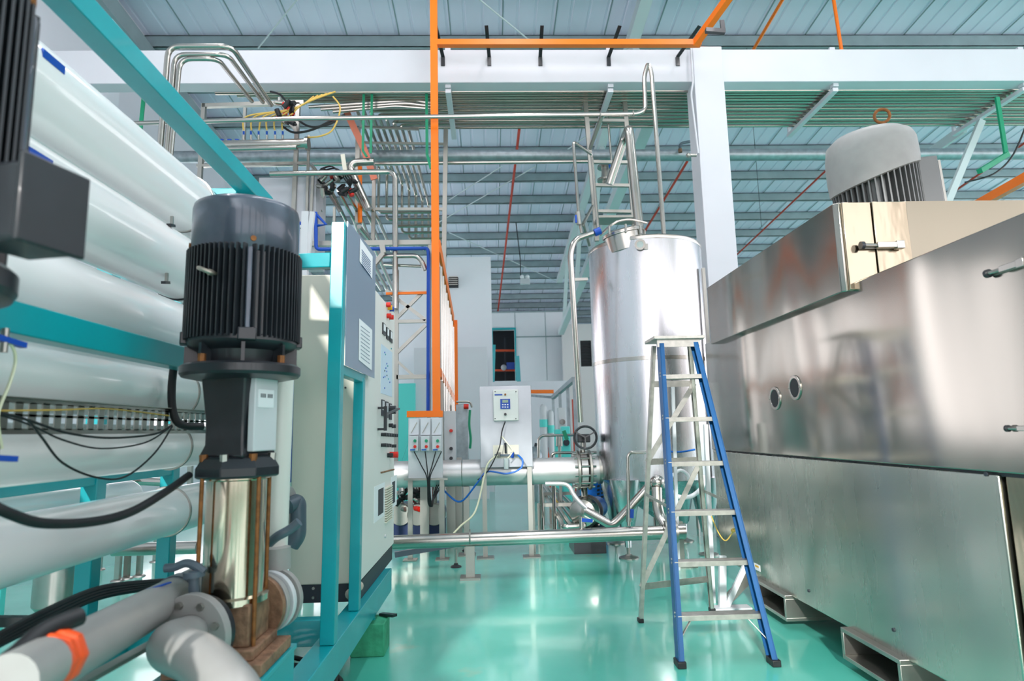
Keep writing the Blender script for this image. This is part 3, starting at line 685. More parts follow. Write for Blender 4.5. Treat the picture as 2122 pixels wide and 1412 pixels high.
MB().curve([P(342, 1178, Y=2.2), P(362, 1176, Y=2.2), P(384, 1168, Y=2.2), P(402, 1172, Y=2.2), P(424, 1186, Y=2.2)], .014, 10).obj('lever', PVCD, g)
MB().cyl(P(402, 1240, Y=2.2), P(402, 1182, Y=2.2), .017, n=14).obj('stem', PVCD, g)
MB().cyl(P(402, 1196, Y=2.2), P(402, 1184, Y=2.2), .034, n=14).obj('head', PVCD, g)
# steel strip and dark bundle on the skid
g = thing('cable_bundle', 'dark bundle of cables lying over the skid behind the grey main pipe', 'cable bundle', P(150, 1290, Y=2.3))
for k in range(4):
    MB().curve([P(-20, 1345-6*k, Y=1.9), P(90, 1290-7*k, Y=2.1), P(200, 1240-6*k, Y=2.4), P(300, 1220-4*k, Y=2.6), P(400, 1208-2*k, Y=2.9)], .011, 8).obj('cable', BLACKR, g)
tag(MB().bar(P(160, 1420, Y=1.7), P(345, 1318, Y=2.2), .035, .012, X1).obj('slotted_strip', STEELD), 'slotted steel strip lying on the skid beneath the grey pipe', 'strip')
tag(MB().bar(P(-30, 1288, Y=2.2), P(105, 1288, Y=2.2), .03, .03, Z1).obj('dark_conduit', BLACKR), 'straight dark conduit low at the left edge', 'conduit')
# coil of black hoses under the cabinet
g = thing('hose_coil', 'coil of black hoses lying under the cabinet in the skid', 'hose', (-1.05, 3.2, .1))
for k in range(5):
    MB().torus((-1.05, 3.15+.02*k, .1+.022*k), (0.08*k-.1, .12, 1), .26+.025*(k % 3), .012, 36, 8).obj('hose', BLACKR, g)
tag(MB().torus((-1.08, 3.2, .035), (0, 0, 1), .3, .014, 36, 8).obj('orange_hose', ORB), 'orange hose loop under the black hose coil', 'hose')
g = thing('rag', 'crumpled beige rag stuck between the teal uprights', 'rag', P(738, 1238, X=SX-.03))
c = P(738, 1222, X=SX-.05)
m = MB()
for k in range(9): m.sph(c+V((random.uniform(-.03, .03), random.uniform(-.06, .06), random.uniform(-.035, .035))), random.uniform(.018, .032), 6)
m.obj('cloth', mat('rag_cloth', (190, 180, 168), bump=.5), g)
# ------------------------------------------------------------------ control cabinet
cxr, cxl, cy0, cy1, cz0, cz1 = -.755, -1.16, 3.72, 4.92, ST, 2.26
g = thing('control_cabinet', 'tall cream electrical control cabinet on the teal skid', 'cabinet', ((cxr+cxl)/2, (cy0+cy1)/2, cz0))
box(cxl+.01, cxr-.01, cy0+.01, cy1-.01, cz0, cz0+.1).obj('plinth', DKGREY, g, bev=.003)
box(cxl, cxr-.03, cy0, cy1, cz0+.1, cz1).obj('body', CREAM, g, bev=.006)
dr = box(cxr-.028, cxr, cy0+.01, cy1-.01, cz0+.115, cz1-.015).obj('door', CREAMF, g, bev=.004)
for zz in (cz0+.03, cz0+.08):
    MB().cyl((cxl+.14, cy0+.012, zz), (cxl+.14, cy0-.0, zz), .008, n=10).obj('plinth_screw', STEELD, g)
def D(px, py): return P(px, py, X=cxr+.001)
def knob(px, py, r, m, nm_, dep=.02):
    c = D(px, py); MB().cyl(c, c+X1*dep, r, n=16).obj(nm_, m, dr)
for (px, py, mm) in [(801, 632, REDB), (804, 638, YELB), (808, 641, BLUEP), (802, 655, REDB), (807, 658, REDB)]: knob(px, py, .018, mm, 'indicator_lamp', .03)
def dplate(x0, y0, x1, y1, m, nm_, dep=.004, par=None):
    a = D(x0, y1); b = D(x1, y0); o_ = MB().box(cxr, cxr+dep, min(a.y, b.y), max(a.y, b.y), a.z, D(x0, y0).z).obj(nm_, m, par or dr)
    return o_
for (x0, x1, yt_) in [(792, 798, 668), (800, 805, 678), (807, 812, 684)]:
    dplate(x0, yt_, x1, yt_+24, BLACK, 'panel_meter', .008); dplate(x0+1, yt_+3, x1-1, yt_+17, PAPER, 'meter_face', .010)
dplate(789, 712, 813, 815, SKYW, 'mimic_diagram', .002)
for k in range(14):
    random.seed(k+3); px = random.uniform(792, 811); py = random.uniform(722, 808); knob(px, py, .006, random.choice([TEAL, BLUEP, DKGREY, BLUEP]), 'diagram_symbol', .005)
for (x0, x1, yt_) in [(790, 796, 828), (798, 804, 832), (806, 811, 836)]:
    dplate(x0, yt_, x1, yt_+34, DKGREY, 'selector_plate', .006); dplate(x0+1, yt_+3, x1-1, yt_+22, GREYB, 'selector_window', .008)
c = D(783, 868); MB().bar(c+V((.05, 0, -.08)), c+V((.05, 0, .08)), .02, .02, X1).bar(c+V((0, 0, .07)), c+V((.05, 0, .07)), .015, .015).bar(c+V((0, 0, -.07)), c+V((.05, 0, -.07)), .015, .015).obj('door_handle', BLACK, dr)
MB().bar(D(786, 860)+V((.04, 0, 0)), D(806, 848)+V((.07, 0, 0)), .02, .012).obj('rotary_lever', BLACK, dr)
knob(806, 850, .03, BLACK, 'rotary_base', .05)
for px, py in ((806, 882), (812, 884)): knob(px, py, .014, BLACK, 'selector_knob', .03)
for (y, n_) in ((901, 8), (923, 7)):
    for k in range(n_):
        if n_ == 7 and k in (4, 5): continue
        knob(790+k*3.6, y+.3*k, .012, BLACK, 'selector_knob', .035)
knob(803, 944, .016, BLACK, 'stop_base', .04); knob(808, 943, .022, REDB, 'emergency_stop', .06)
for k in range(9): knob(789+k*3.1, 980-.8*k, .006, RUST, 'terminal_screw', .012)
dplate(775, 1010, 797, 1085, PAPER, 'taped_paper', .002); dplate(783, 1016, 794, 1070, DKGREY, 'filter_mesh', .004)
dplate(810, 990, 822, 1055, PAPER, 'taped_paper', .002); dplate(812, 1000, 818, 1045, DKGREY, 'filter_mesh', .004)
for k in range(15): dplate(797.5, 1012+5*k, 810, 1014.6+5*k, CREAM, 'louvre_slat', .016)
knob(797, 1112, .012, GREYB, 'lock', .01)
for (px, py) in ((704, 756), (694, 804), (716, 804)):
    c = P(px, py, Y=cy0); MB().cyl(c, c-Y1*.004, .006, n=8).obj('rivet', DKGREY, g)
# sign board between the uprights
g = thing('sign_board', 'grey-blue backing board with two taped paper sheets on teal uprights', 'board', (SX+.0, 3.3, 1.6))
sx = SX-.0
zA, zB = P(776, 532, X=sx).z, P(744, 480, X=sx).z
ya_, yb2 = 3.10, P(776, 660, X=sx).y
m = MB().prism([(sx, ya_, 1.64), (sx, yb2, 1.64), (sx, yb2, zA+.02), (sx, ya_, zB-.04)], (.004, 0, 0)); m.obj('board', SIGNB, g)
def sheet(pts, nm_):
    q = [P(*p, X=sx+.006) for p in pts]; return MB().prism(q, (.001, 0, 0)).obj(nm_, PAPER, g)
sheet([(746, 494), (772, 532), (771, 578), (745, 542)], 'paper_sheet'); sheet([(744, 660), (771, 684), (770, 768), (743, 746)], 'paper_sheet')
for k in range(7):
    a = P(750, 512+5*k+6, X=sx+.008); b = P(768, 535+5*k+8, X=sx+.008)
    MB().bar(a, b, .004, .002, Z1).obj('print_line', mat('print_blue', (90, 110, 160)), g)
for k in range(9):
    a = P(748, 676+8*k, X=sx+.008); b = P(766, 690+8*k, X=sx+.008)
    MB().bar(a, b, .003, .002, Z1).obj('print_line', mat('print_grey', (150, 160, 180)), g)
#PART3
# ================================================================== STEEL MACHINE ON THE RIGHT
MX = 1.9
g = thing('steel_machine', 'huge brushed stainless enclosure filling the right side of the aisle', 'machine', (3.0, 3.4, 0))
def sheet_panel(x0, x1, y0_, y1_, z0_, z1_, m, nm_, par=None, bev=.006): return box(x0, x1, y0_, y1_, z0_, z1_).obj(nm_, m, par or g, bev=bev)
up = sheet_panel(MX, 4.2, .6, 5.46, 1.105, 2.03, MACH, 'upper_shell')
sheet_panel(MX+.004, 4.2, 2.36, 5.44, .21, 1.095, MACH2, 'lower_panel')
sheet_panel(MX+.02, 4.2, .6, 2.345, .21, 1.095, MIRR, 'end_panel')
sheet_panel(MX+.02, 4.15, .6, 5.4, 1.09, 1.11, DKGREY, 'seam', bev=0)
hood = MB().prism([(1.845, 5.16, 1.985), (1.845, 3.17, 1.985), (1.865, 3.15, 1.985), (4.4, 3.15, 1.985), (4.4, 5.16, 1.985)], (0, 0, .485)).obj('hood', MACH, g, bev=.005)
box(1.93, 4.3, 3.2, 5.1, 1.965, 1.987).obj('hood_gasket', DKGREY, g)
c0 = P(1733, 430, Y=3.14); c1 = P(1783, 430, Y=3.14)
box(1.875, 2.03, 3.135, 3.15, 1.99, 2.465).obj('corner_cover', MIRR, hood, bev=.003)
box(2.034, 2.22, 3.128, 3.15, 2.0, 2.465).obj('corner_cover', MIRR, hood, bev=.003)
box(2.224, 4.38, 3.138, 3.15, 2.0, 2.468).obj('dimmed_end_sheet', mat('dimmed_sheet', (150, 143, 128), .3, 1, rvar=.05, nscale=4), hood)  # darker sheet added over the hood end to tone down its bright reflections
for i, (px, py) in enumerate(((1607, 826), (1648, 804))):
    c = P(px, py, X=MX); MB().annulus(c+V((.004, 0, 0)), -X1, .058, .078, .012, 40).obj('porthole_ring', STEEL, up, bev=.003)
    MB().cyl(c-V((.003, 0, 0)), c-V((.006, 0, 0)), .058, n=36).obj('porthole_opening', DARK, up)
    for s_ in (-1, 1): MB().cyl(c+V((-.006, .069*s_, 0)), c+V((-.012, .069*s_, 0)), .005, n=8).obj('ring_screw', STEELD, up)
def latch(c, u, n_, k, par):
    u = V(u).normalized(); n_ = V(n_).normalized(); t = u.cross(n_)
    MB().ob(c+n_*.004, u*.075*k, t*.012*k, n_*.004).obj('latch_base', STEELD, par, bev=.001)
    MB().cyl(c-u*.085*k+n_*.025*k, c-u*.02*k+n_*.02*k, .008*k, n=10).obj('latch_rod', STEEL, par)
    MB().cyl(c-u*.095*k+n_*.02*k, c-u*.08*k+n_*.02*k, .018*k, n=14).obj('latch_foot', BLACK, par)
    MB().ob(c+u*.03*k+n_*.022*k, u*.05*k, t*.013*k, n_*.010*k).obj('latch_handle', STEEL, par, bev=.002)
    MB().ob(c+u*.085*k+n_*.02*k, u*.018*k, t*.018*k, n_*.014*k).obj('latch_hook', STEEL, par, bev=.002)
latch(P(1820, 511, Y=3.125), X1, -Y1, 1.15, hood)
latch(P(2092, 556, X=MX), -Y1, -X1, .9, up)
latch(P(2125, 888, X=MX), -Y1, -X1, .7, up)
for (px, py) in ((2044, 983), (1676, 1225), (1852, 1306), (1500, 960)):
    c = P(px, py, X=MX+.004); MB().cyl(c, c-X1*.005, .009, n=10).obj('panel_screw', DKGREY, g)
c = P(1569, 1176, X=MX+.003); MB().ob(c, (.001, 0, 0), (0, .05, 0), (0, 0, .022)).obj('sticker', PAPER, g); MB().ob(c+V((-.001, 0, .006)), (.001, 0, 0), (0, .03, 0), (0, 0, .006)).obj('sticker_band', YELB, g)
# open box-section lifting pockets below
for y0_, y1_ in ((4.17, 4.72), (3.02, 3.52)):
    t = .022; zb0, zb1 = .055, .215
    m = MB().box(1.86, 3.9, y0_, y1_, zb1-t, zb1).box(1.86, 3.9, y0_, y1_, zb0, zb0+t).box(1.86, 3.9, y0_, y0_+t, zb0+t, zb1-t).box(1.86, 3.9, y1_-t, y1_, zb0+t, zb1-t)
    m.obj('fork_pocket', STEELD, g, bev=.003)
box(2.2, 2.27, .8, 5.4, .13, .212).obj('base_rail', STEELD, g); box(3.7, 3.78, .8, 5.4, .13, .212).obj('base_rail', STEELD, g)
for (x, y) in ((2.235, 5.25), (2.235, 2.5), (3.74, 5.25), (3.74, 2.5), (2.235, 1.1), (3.74, 1.1)):
    box(x-.03, x+.03, y-.03, y+.03, .012, .14).obj('foot_post', STEELD, g); box(x-.07, x+.07, y-.07, y+.07, 0, .014).obj('foot_plate', STEELD, g)
# triangular stand at the far end
e = P(1497, 1262, Z=0)
g2 = thing('support_bracket', 'white triangular floor bracket behind the ladder at the machine end', 'bracket', e)
MB().bar(e, P(1497, 1152, Y=e.y), .05, .03, X1).obj('post', GREYB, g2)
MB().bar(e+V((.03, 0, .01)), P(1545, 1172, Y=e.y), .04, .02, X1).obj('diagonal_strut', GREYB, g2)
MB().bar(e+V((.05, .1, .01)), P(1556, 1192, Y=e.y+.1), .07, .02, X1).obj('rear_strut', STEELD, g2)
MB().bar(e+V((-.08, 0, .006)), e+V((.2, 0, .006)), .1, .012, Y1).obj('foot', GREYB, g2)
# motor on the hood
mc = P(1822, 425, Y=3.62); mc = V((mc.x, 3.62, 2.485))
g = thing('hood_motor', 'large pale grey electric motor with eye bolt standing on the hood', 'motor', mc)
box(mc.x-.26, mc.x+.26, mc.y-.24, mc.y+.24, 2.4705, 2.5).obj('mounting_plate', STEELD, g, bev=.003)
T = Matrix.Translation(mc) @ Matrix.Rotation(math.radians(-5), 4, 'Y') @ Matrix.Rotation(math.radians(3), 4, 'X')
def tr(m): m.v = [T @ p for p in m.v]; return m
zt_ = P(1815, 282, Y=3.62).z-mc.z
h0 = .015; h1 = zt_*.62
m = MB().lathe((0, 0, 0), Z1, [(.19, h0), (.19, h1+.05)], 40)
for i in range(44):
    a = 2*math.pi*i/44; c_, s_ = math.cos(a), math.sin(a)
    if -28 < math.degrees(math.atan2(s_, c_)) < 8: continue
    m.ob((.212*c_, .212*s_, (h0+h1)/2+.03), V((c_, s_, 0))*.028, V((-s_, c_, 0))*.004, V((0, 0, (h1-h0)/2+.02)))
tr(m).obj('stator_fins', mat('motor_fin_grey', (120, 122, 122), .45, .5), g)
mcw = MB().lathe((0, 0, 0), Z1, [(.235, h1-.06), (.252, h1-.055), (.256, h1+.02), (.252, zt_-.10), (.235, zt_-.05), (.19, zt_-.015), (.1, zt_), (0, zt_+.003)], 56)
mcw.v = [V((p.x, p.y, p.z-.02+p.x*.27*max(0, 1-(p.z-h1+.06)/.25))) for p in mcw.v]
for p in mcw.v: p.z += .02 if p.z > h1+.1 else 0
tr(mcw).obj('fan_cowl', MOTORG, g, ang=60)
tr(MB().box(.17, .30, -.16, .02, .02, h1+.0)).obj('terminal_box', MATS['motor_fin_grey'], g, bev=.01)
for k in range(5): tr(MB().box(.30, .315, -.155+.035*k, -.14+.035*k, .02, h1-.03)).obj('box_rib', STEELD, g)
m = MB().torus((.06, -.08, zt_+.075), (.3, 1, 0), .042, .009, 24, 8).cyl((.06, -.08, zt_-.03), (.06, -.08, zt_+.035), .014, n=12)
tr(m).obj('eye_bolt', RUSTROD, g)
# ================================================================== STEPLADDER
FL, FR = P(1405, 1382, Z=0), P(1608, 1378, Z=0)
ty = 4.13
TL, TR_ = P(1364, 706, Y=ty), P(1440, 704, Y=ty)
RL = P(1325, 1290, Z=0); RR = P(1478, 1268, Z=0)
QL, QR = TL+V((-.01, .12, -.02)), TR_+V((.01, .12, -.02))
g = thing('stepladder', 'blue and aluminium stepladder standing open in the aisle before the tank', 'ladder', ((FL.x+RR.x)/2, (FL.y+RR.y)/2, 0))
def upx(a, b, t): return a.lerp(b, t)
def channel(a, b, w, dpt, inw, m, nm_):
    # C channel rail: web plus two flanges
    d_ = (b-a).normalized(); s_ = V(inw); s_ = (s_-d_*s_.dot(d_)).normalized(); f_ = d_.cross(s_).normalized()
    M_ = MB().bar(a, b, .006, dpt, s_)
    for k in (-1, 1): o2 = f_*(dpt/2-.003)*k+s_*(w/2); M_.bar(a+o2, b+o2, w, .006, s_)
    return M_.obj(nm_, m, g)
channel(FL, TL, .028, .075, X1, BLUE, 'front_rail'); channel(FR, TR_, .028, .075, -X1, BLUE, 'front_rail')
channel(RL, QL, .022, .04, X1, ALU, 'rear_rail'); channel(RR, QR, .022, .04, -X1, ALU, 'rear_rail')
def ft(py): # parameter along front rails for pixel row
    best = min(range(0, 1001), key=lambda k: abs(proj(upx(FL, TL, k/1000))[1]-py)); return best/1000
def proj(p):
    c_ = R3.transposed() @ (V(p)-CAM); return CX-F*c_.x/c_.z, CY+F*c_.y/c_.z
ts = [ft(y) for y in (1274, 1163, 1059, 958, 866, 778)]
for i, t in enumerate(ts):
    a, b = upx(FL, TL, t)+V((.006, .0, 0)), upx(FR, TR_, t)-V((.006, .0, 0))
    m = MB().box(a.x, b.x, a.y-.035, a.y+.045, a.z-.006, a.z).box(a.x, b.x, a.y-.04, a.y-.035, a.z-.028, a.z).box(a.x, b.x, a.y+.04, a.y+.045, a.z-.028, a.z)
    m.obj('tread', ALU, g, bev=.001)
    for c_, s_ in ((a, -1), (b, 1)):
        for dz in (-.008, .012): MB().cyl(c_+V((s_*.004, -.012, dz)), c_+V((s_*.012, -.012, dz)), .007, n=8).obj('rivet', ALU, g)
t0 = ts[0]
for a, b, s_ in ((FL, TL, 1), (FR, TR_, -1)):
    p = upx(a, b, t0*.45)+V((.008*s_, 0, 0)); q = upx(a, b, t0)+V((.09*s_, 0, -.03)); MB().bar(p, q, .018, .004, Y1).obj('tread_brace', ALU, g)
# cap
tc = (TL+TR_)/2
box(TL.x-.045, TR_.x+.045, ty-.07, ty+.19, TL.z, TL.z+.022).obj('cap', ALU, g, bev=.003)
box(TL.x-.02, TR_.x+.02, ty-.045, ty-.035, TL.z-.05, TL.z).obj('cap_apron', ALU, g)
def rt_(py):
    best = min(range(0, 1001), key=lambda k: abs(proj(upx(RL, QL, k/1000))[1]-py)); return best/1000
rts = [rt_(y) for y in (1217, 958, 797)]
for t in rts:
    MB().bar(upx(RL, QL, t), upx(RR, QR, t), .008, .042, Y1).obj('rear_brace', ALU, g)
for (ta, tb) in ((rts[0], rts[1]), (rts[1], rts[2])):
    MB().bar(upx(RL, QL, ta)+V((0, -.006, 0)), upx(RR, QR, tb)+V((0, -.006, 0)), .006, .035, Y1).obj('diagonal_brace', ALU, g)
for a, b, s_ in ((FL, QL, 0), (FR, QR, 0)):
    pass
MB().bar(upx(FL, TL, .44)+V((0, .03, 0)), upx(RL, QL, .46), .004, .02, X1).obj('spreader', ALU, g); MB().bar(upx(FR, TR_, .44)+V((0, .03, 0)), upx(RR, QR, .46), .004, .02, X1).obj('spreader', ALU, g)
for p, s_ in ((FL, 1), (FR, -1)): MB().ob(p+V((.012*s_, .0, .018)), (.024, 0, 0), (0, .045, 0), (0, 0, .0175)).obj('rubber_foot', BLACKR, g, bev=.004)
for p, s_ in ((RL, 1), (RR, -1)): MB().ob(p+V((.008*s_, .0, .014)), (.018, 0, 0), (0, .028, 0), (0, 0, .0135)).obj('rubber_foot', BLACKR, g, bev=.004)
tag(MB().curve([P(1474, 1070, Y=4.2), P(1488, 1103, Y=4.15), P(1503, 1121, Y=4.1), P(1517, 1106, Y=4.05), P(1522, 1096, Y=4.0), P(1534, 1087, Y=3.82)], .004, 6).sph(P(1519, 1100, Y=4.02), .014, 6).obj('twine', YEL), 'knotted yellow twine tied to the blue ladder rail', 'string')
# ================================================================== STEEL TANK
tcx, tcy, tr_ = 1.79, 7.0, .635
zb_, ztp = PZ(1300, 1003, 6.5)+.02, P(1330, 490, Y=6.4).z
g = thing('storage_tank', 'tall cylindrical stainless steel tank on tapered legs beyond the ladder', 'tank', (tcx, tcy, 0))
g['part_note'] = 0; del g['part_note']
zband = P(1330, 742, Y=6.4).z
MB().lathe((tcx, tcy, 0), Z1, [(tr_-.012, zb_), (tr_, zb_+.004), (tr_, ztp), (tr_-.03, ztp+.012)], 96).obj('shell', TANKM, g, ang=50)
MB().lathe((tcx, tcy, 0), Z1, [(tr_+.003, ztp-.03), (tr_+.006, ztp-.02), (tr_+.006, ztp+.006), (tr_-.01, ztp+.02), (tr_-.05, ztp+.03), (.2, ztp+.07), (0, ztp+.08)], 96).obj('top_cover', STEEL, g, ang=40)
MB().lathe((tcx, tcy, 0), Z1, [(.06, zb_-.42), (tr_-.10, zb_-.06), (tr_-.012, zb_-.001)], 64).obj('bottom_cone', TANKM, g)
MB().lathe((tcx, tcy, 0), Z1, [(tr_-.001, zband-.022), (tr_+.003, zband-.02), (tr_+.003, zband+.02), (tr_-.001, zband+.022)], 96, False).obj('weld_band', STEEL, g)
MB().cyl((tcx, tcy, zb_-.62), (tcx, tcy, zb_-.41), .05, n=20).obj('outlet', STEEL, g)
for (lx, ly) in ((1.36, 6.56), (2.2, 6.62), (1.4, 7.42), (2.2, 7.42)):
    l = MB().lathe((lx, ly, 0), Z1, [(.034, .11), (.036, .2), (.06, .23), (.17, zb_+.02)], 20).obj('leg', TANKM, g)
    MB().cyl((lx, ly, .02), (lx, ly, .11), .018, n=12).obj('stud', STEELD, l); MB().lathe((lx, ly, 0), Z1, [(.1, 0), (.1, .012), (.04, .03), (.03, .04)], 24).obj('foot_plate', STEELD, l)
# manway neck and lid on the near-left of the top
mcx, mcy = tcx-.27, tcy-.35
nk = MB().lathe((mcx, mcy, ztp-.08), (-.22, -.10, 1), [(.215, 0), (.215, .17), (.235, .175), (.235, .19)], 40).obj('manway_neck', STEEL, g)
md = V((-.22, -.10, 1)).normalized(); mt = V((mcx, mcy, ztp-.08))+md*.192
MB().lathe(mt, md, [(.235, 0), (.235, .012), (.2, .03), (.1, .045), (0, .05)], 40).obj('manway_lid', STEEL, g)
MB().curve([mt+V((-.26, -.02, -.02)), mt+V((-.12, -.12, .08)), mt+V((.05, -.12, .12)), mt+V((.25, -.08, .09))], .014, 8).obj('lid_arm', STEEL, g)
for k in range(4):
    a = math.radians(-140+45*k); MB().cyl(mt+V((.235*math.cos(a), .235*math.sin(a), -.06)), mt+V((.235*math.cos(a), .235*math.sin(a), .03)), .012, n=8).obj('lid_bolt', STEELD, g)
c = P(1327, 509, Y=tcy-tr_+.03); n_ = V((c.x-tcx, c.y-tcy, 0)).normalized()
sgp = MB().cyl(c-n_*.04, c+n_*.035, .045, n=24).annulus(c+n_*.03, n_, .035, .058, .012, 24).obj('sight_port', STEEL, g)
MB().cyl(c+n_*.036, c+n_*.040, .036, n=20).obj('sight_glass', GLASS, sgp); MB().ob(c+n_*.03+V((.06, 0, -.02)), (.02, 0, 0), (0, .008, 0), (0, 0, .03)).obj('port_clamp', STEELD, sgp)
# level tube on the right flank
q = [P(1430, 535, Y=6.75), P(1445, 540, Y=6.75), P(1448, 565, Y=6.75), P(1452, 700, Y=6.8)]
MB().tube(q, .022, .03, 10).obj('level_pipe', STEEL, g)
box(P(1454, 560, Y=6.6).x, P(1460, 560, Y=6.6).x, 6.58, 6.62, .15, P(1456, 556, Y=6.6).z).obj('level_bracket', STEELD, g)
MB().tube([P(1452, 690, Y=6.75), P(1462, 740, Y=6.75), P(1478, 1000, Y=6.75)], .012, .02, 6).obj('drain_line', REDP if False else STEELD, g)
# pipes on top of the tank
yt_ = 6.95
pipe('vent_pipe', [P(1326, 486, Y=yt_), P(1305, 285, Y=yt_), P(1303, 268, Y=yt_), P(1295, 285, Y=yt_+.35), P(1262, 382, Y=yt_+.5)], .055, STEEL, 'thick stainless vent pipe rising from tank top and bending back down', fil=.12, n=18)
pipe('fill_pipe', [P(1240, 480, Y=6.4), P(1190, 497, Y=6.35), P(1182, 525, Y=6.35), P(1203, 875, Y=6.6)], .03, STEEL, 'stainless pipe down the left flank of the tank from the blue union', fil=.12, n=14)
tag(MB().cyl(P(1232, 483, Y=6.38), P(1244, 478, Y=6.38), .04, n=14).obj('blue_union', BLUEP), 'small blue pipe union beside the tank manway', 'fitting')
box_ = MB().bar(P(1186, 580, Y=6.5), P(1216, 579, Y=6.6), .03, .04, Z1); tag(box_.obj('pipe_support', STEELD), 'short steel stay holding the fill pipe to the tank', 'bracket')
pipe('purge_pipe', [P(1206, 484, Y=6.9), P(1200, 455, Y=6.9), P(1188, 294, Y=6.9), P(1226, 320, Y=7.2), P(1240, 478, Y=7.2)], .018, STEEL, 'thin stainless pipe with a blue valve left of the tank ladder frame', fil=.04)
g = thing('needle_valve', 'small blue-handled valve on the thin pipe above the tank manway', 'valve', P(1198, 462, Y=6.87))
MB().cyl(P(1200, 466, Y=6.86), P(1197, 440, Y=6.86), .028, n=12).obj('body', STEELD, g); MB().bar(P(1194, 462, Y=6.8), P(1193, 446, Y=6.8), .02, .02).obj('handle', BLUEP, g)
pipe('sampling_pipe', [P(1209, 230, Y=8.0), P(1209, 211, Y=8.0), P(1252, 211, Y=8.0), P(1258, 225, Y=8.0), P(1268, 343, Y=8.0)], .016, STEEL, 'thin stainless pipe bending over inside the steel ladder frame', fil=.04)
g = thing('ladder_frame', 'stainless ladder-like support frame standing above the tank', 'frame', P(1260, 478, Y=7.9))
fy = 7.95
MB().bar(P(1210, 178, Y=fy), P(1237, 500, Y=fy), .055, .05, X1).obj('post', STEELD, g); MB().bar(P(1292, 178, Y=fy), P(1316, 500, Y=fy), .055, .05, X1).obj('post', STEELD, g)
for i, y in enumerate((250, 336, 384, 438, 455)):
    k = (y-178)/322; MB().bar(P(1210+27*k, y, Y=fy), P(1292+24*k, y+1, Y=fy), .04, .045, Z1).obj('rung', STEELD, g)
MB().bar(P(1248, 240, Y=fy-.3), P(1221, 312, Y=fy), .035, .035).obj('strut', STEELD, g)
box(P(1230, 460, Y=fy).x, P(1312, 460, Y=fy).x, fy-.3, fy, P(1270, 462, Y=fy).z-.03, P(1270, 462, Y=fy).z).obj('platform', STEELD, g)
MB().bar(P(1205, 470, Y=fy-.2), P(1232, 420, Y=fy), .04, .02).obj('gusset', STEELD, g); MB().bar(P(1208, 462, Y=fy-.2), P(1222, 510, Y=fy), .03, .02).obj('gusset', STEELD, g)
g = thing('header_valve', 'flanged stainless valve hanging below the grey header above the tank', 'valve', P(1255, 385, Y=9.0))
MB().cyl(P(1253, 338, Y=9.0), P(1257, 382, Y=9.0), .06, n=16).obj('body', STEELD, g)
for y in (345, 372): MB().cyl(P(1254, y, Y=9.0), P(1254, y+4, Y=9.0), .12, n=20).obj('flange', STEEL, g)
MB().bar(P(1262, 336, Y=8.9), P(1266, 348, Y=8.9), .05, .04).obj('actuator', BLUEM, g)
# ================================================================== CENTRE OF THE AISLE
py_ = 6.98
pzc = P(1100, 977, Y=py_).z; pr = .142
g = thing('main_suction_pipe', 'wide matt stainless pipe running across the aisle into the tank', 'pipe', (0, py_, pzc-pr))
sm = mat('dull_steel', (205, 205, 205), .42, .75, noise=.06, nscale=12)
MB().cyl((P(560, 977, Y=py_).x, py_, pzc), (P(1196, 977, Y=py_).x, py_, pzc), pr, n=40).obj('pipe', sm, g)
MB().cyl((P(1221, 977, Y=py_).x, py_, pzc), (tcx-.6, py_, pzc), pr, n=40).obj('tank_stub', sm, g)
MB().cyl((P(1239, 977, Y=py_).x, py_, pzc), (P(1246, 977, Y=py_).x, py_, pzc), pr+.012, n=40).obj('stub_collar', STEELD, g)
for px in (958,): MB().torus((P(px, 977, Y=py_).x, py_, pzc), X1, pr, .006, 40, 6).obj('weld_bead', STEEL, g)
for px in (966, 1100): x = P(px, 977, Y=py_).x; box(x-.03, x+.03, py_-.03, py_+.03, 0, pzc-pr-.005).obj('pipe_stand', STEELD, g)
for px in (966,): x = P(px, 977, Y=py_).x; box(x-.09, x+.09, py_-.09, py_+.09, 0, .012).obj('stand_plate', STEELD, g)
g = thing('wafer_valve', 'flanged butterfly valve with black handwheel beside the tank', 'valve', (P(1208, 977, Y=py_).x, py_, pzc-.25))
for px in (1197, 1221):
    x = P(px, 977, Y=py_).x; MB().cyl((x-.014, py_, pzc), (x+.014, py_, pzc), .215, n=40).obj('flange', STEELD, g, bev=.004)
xa_, xb_ = P(1197, 977, Y=py_).x, P(1221, 977, Y=py_).x
for k in range(12):
    a = 2*math.pi*(k+.5)/12; MB().cyl((xa_-.05, py_+.185*math.cos(a), pzc+.185*math.sin(a)), (xb_+.05, py_+.185*math.cos(a), pzc+.185*math.sin(a)), .012, n=8).obj('flange_bolt', STEEL, g)
xm = (xa_+xb_)/2
MB().cyl((xm-.035, py_, pzc), (xm+.035, py_, pzc), .17, n=32).obj('body', sm, g)
zw = P(1207, 909, Y=py_-.22).z
MB().cyl((xm, py_, pzc+.15), (xm, py_, zw-.03), .028, n=16).obj('neck', STEEL, g)
MB().ob((xm, py_-.05, zw), (.07, 0, 0), (0, .09, 0), (0, 0, .045)).obj('gearbox', BLACK, g, bev=.01)
hw = V((xm, py_-.24, zw+.01)); hd = V((-.18, -1, .1)).normalized()
m = MB().torus(hw, hd, .118, .013, 36, 8); x_, y_, _ = basis(hd)
for k in range(3): a = 2*math.pi*k/3+.5; m.bar(hw, hw+(x_*math.cos(a)+y_*math.sin(a))*.118, .026, .012, hd)
m.cyl(hw, hw+V((0, .16, 0)), .018, n=10); m.obj('handwheel', BLACK, g)
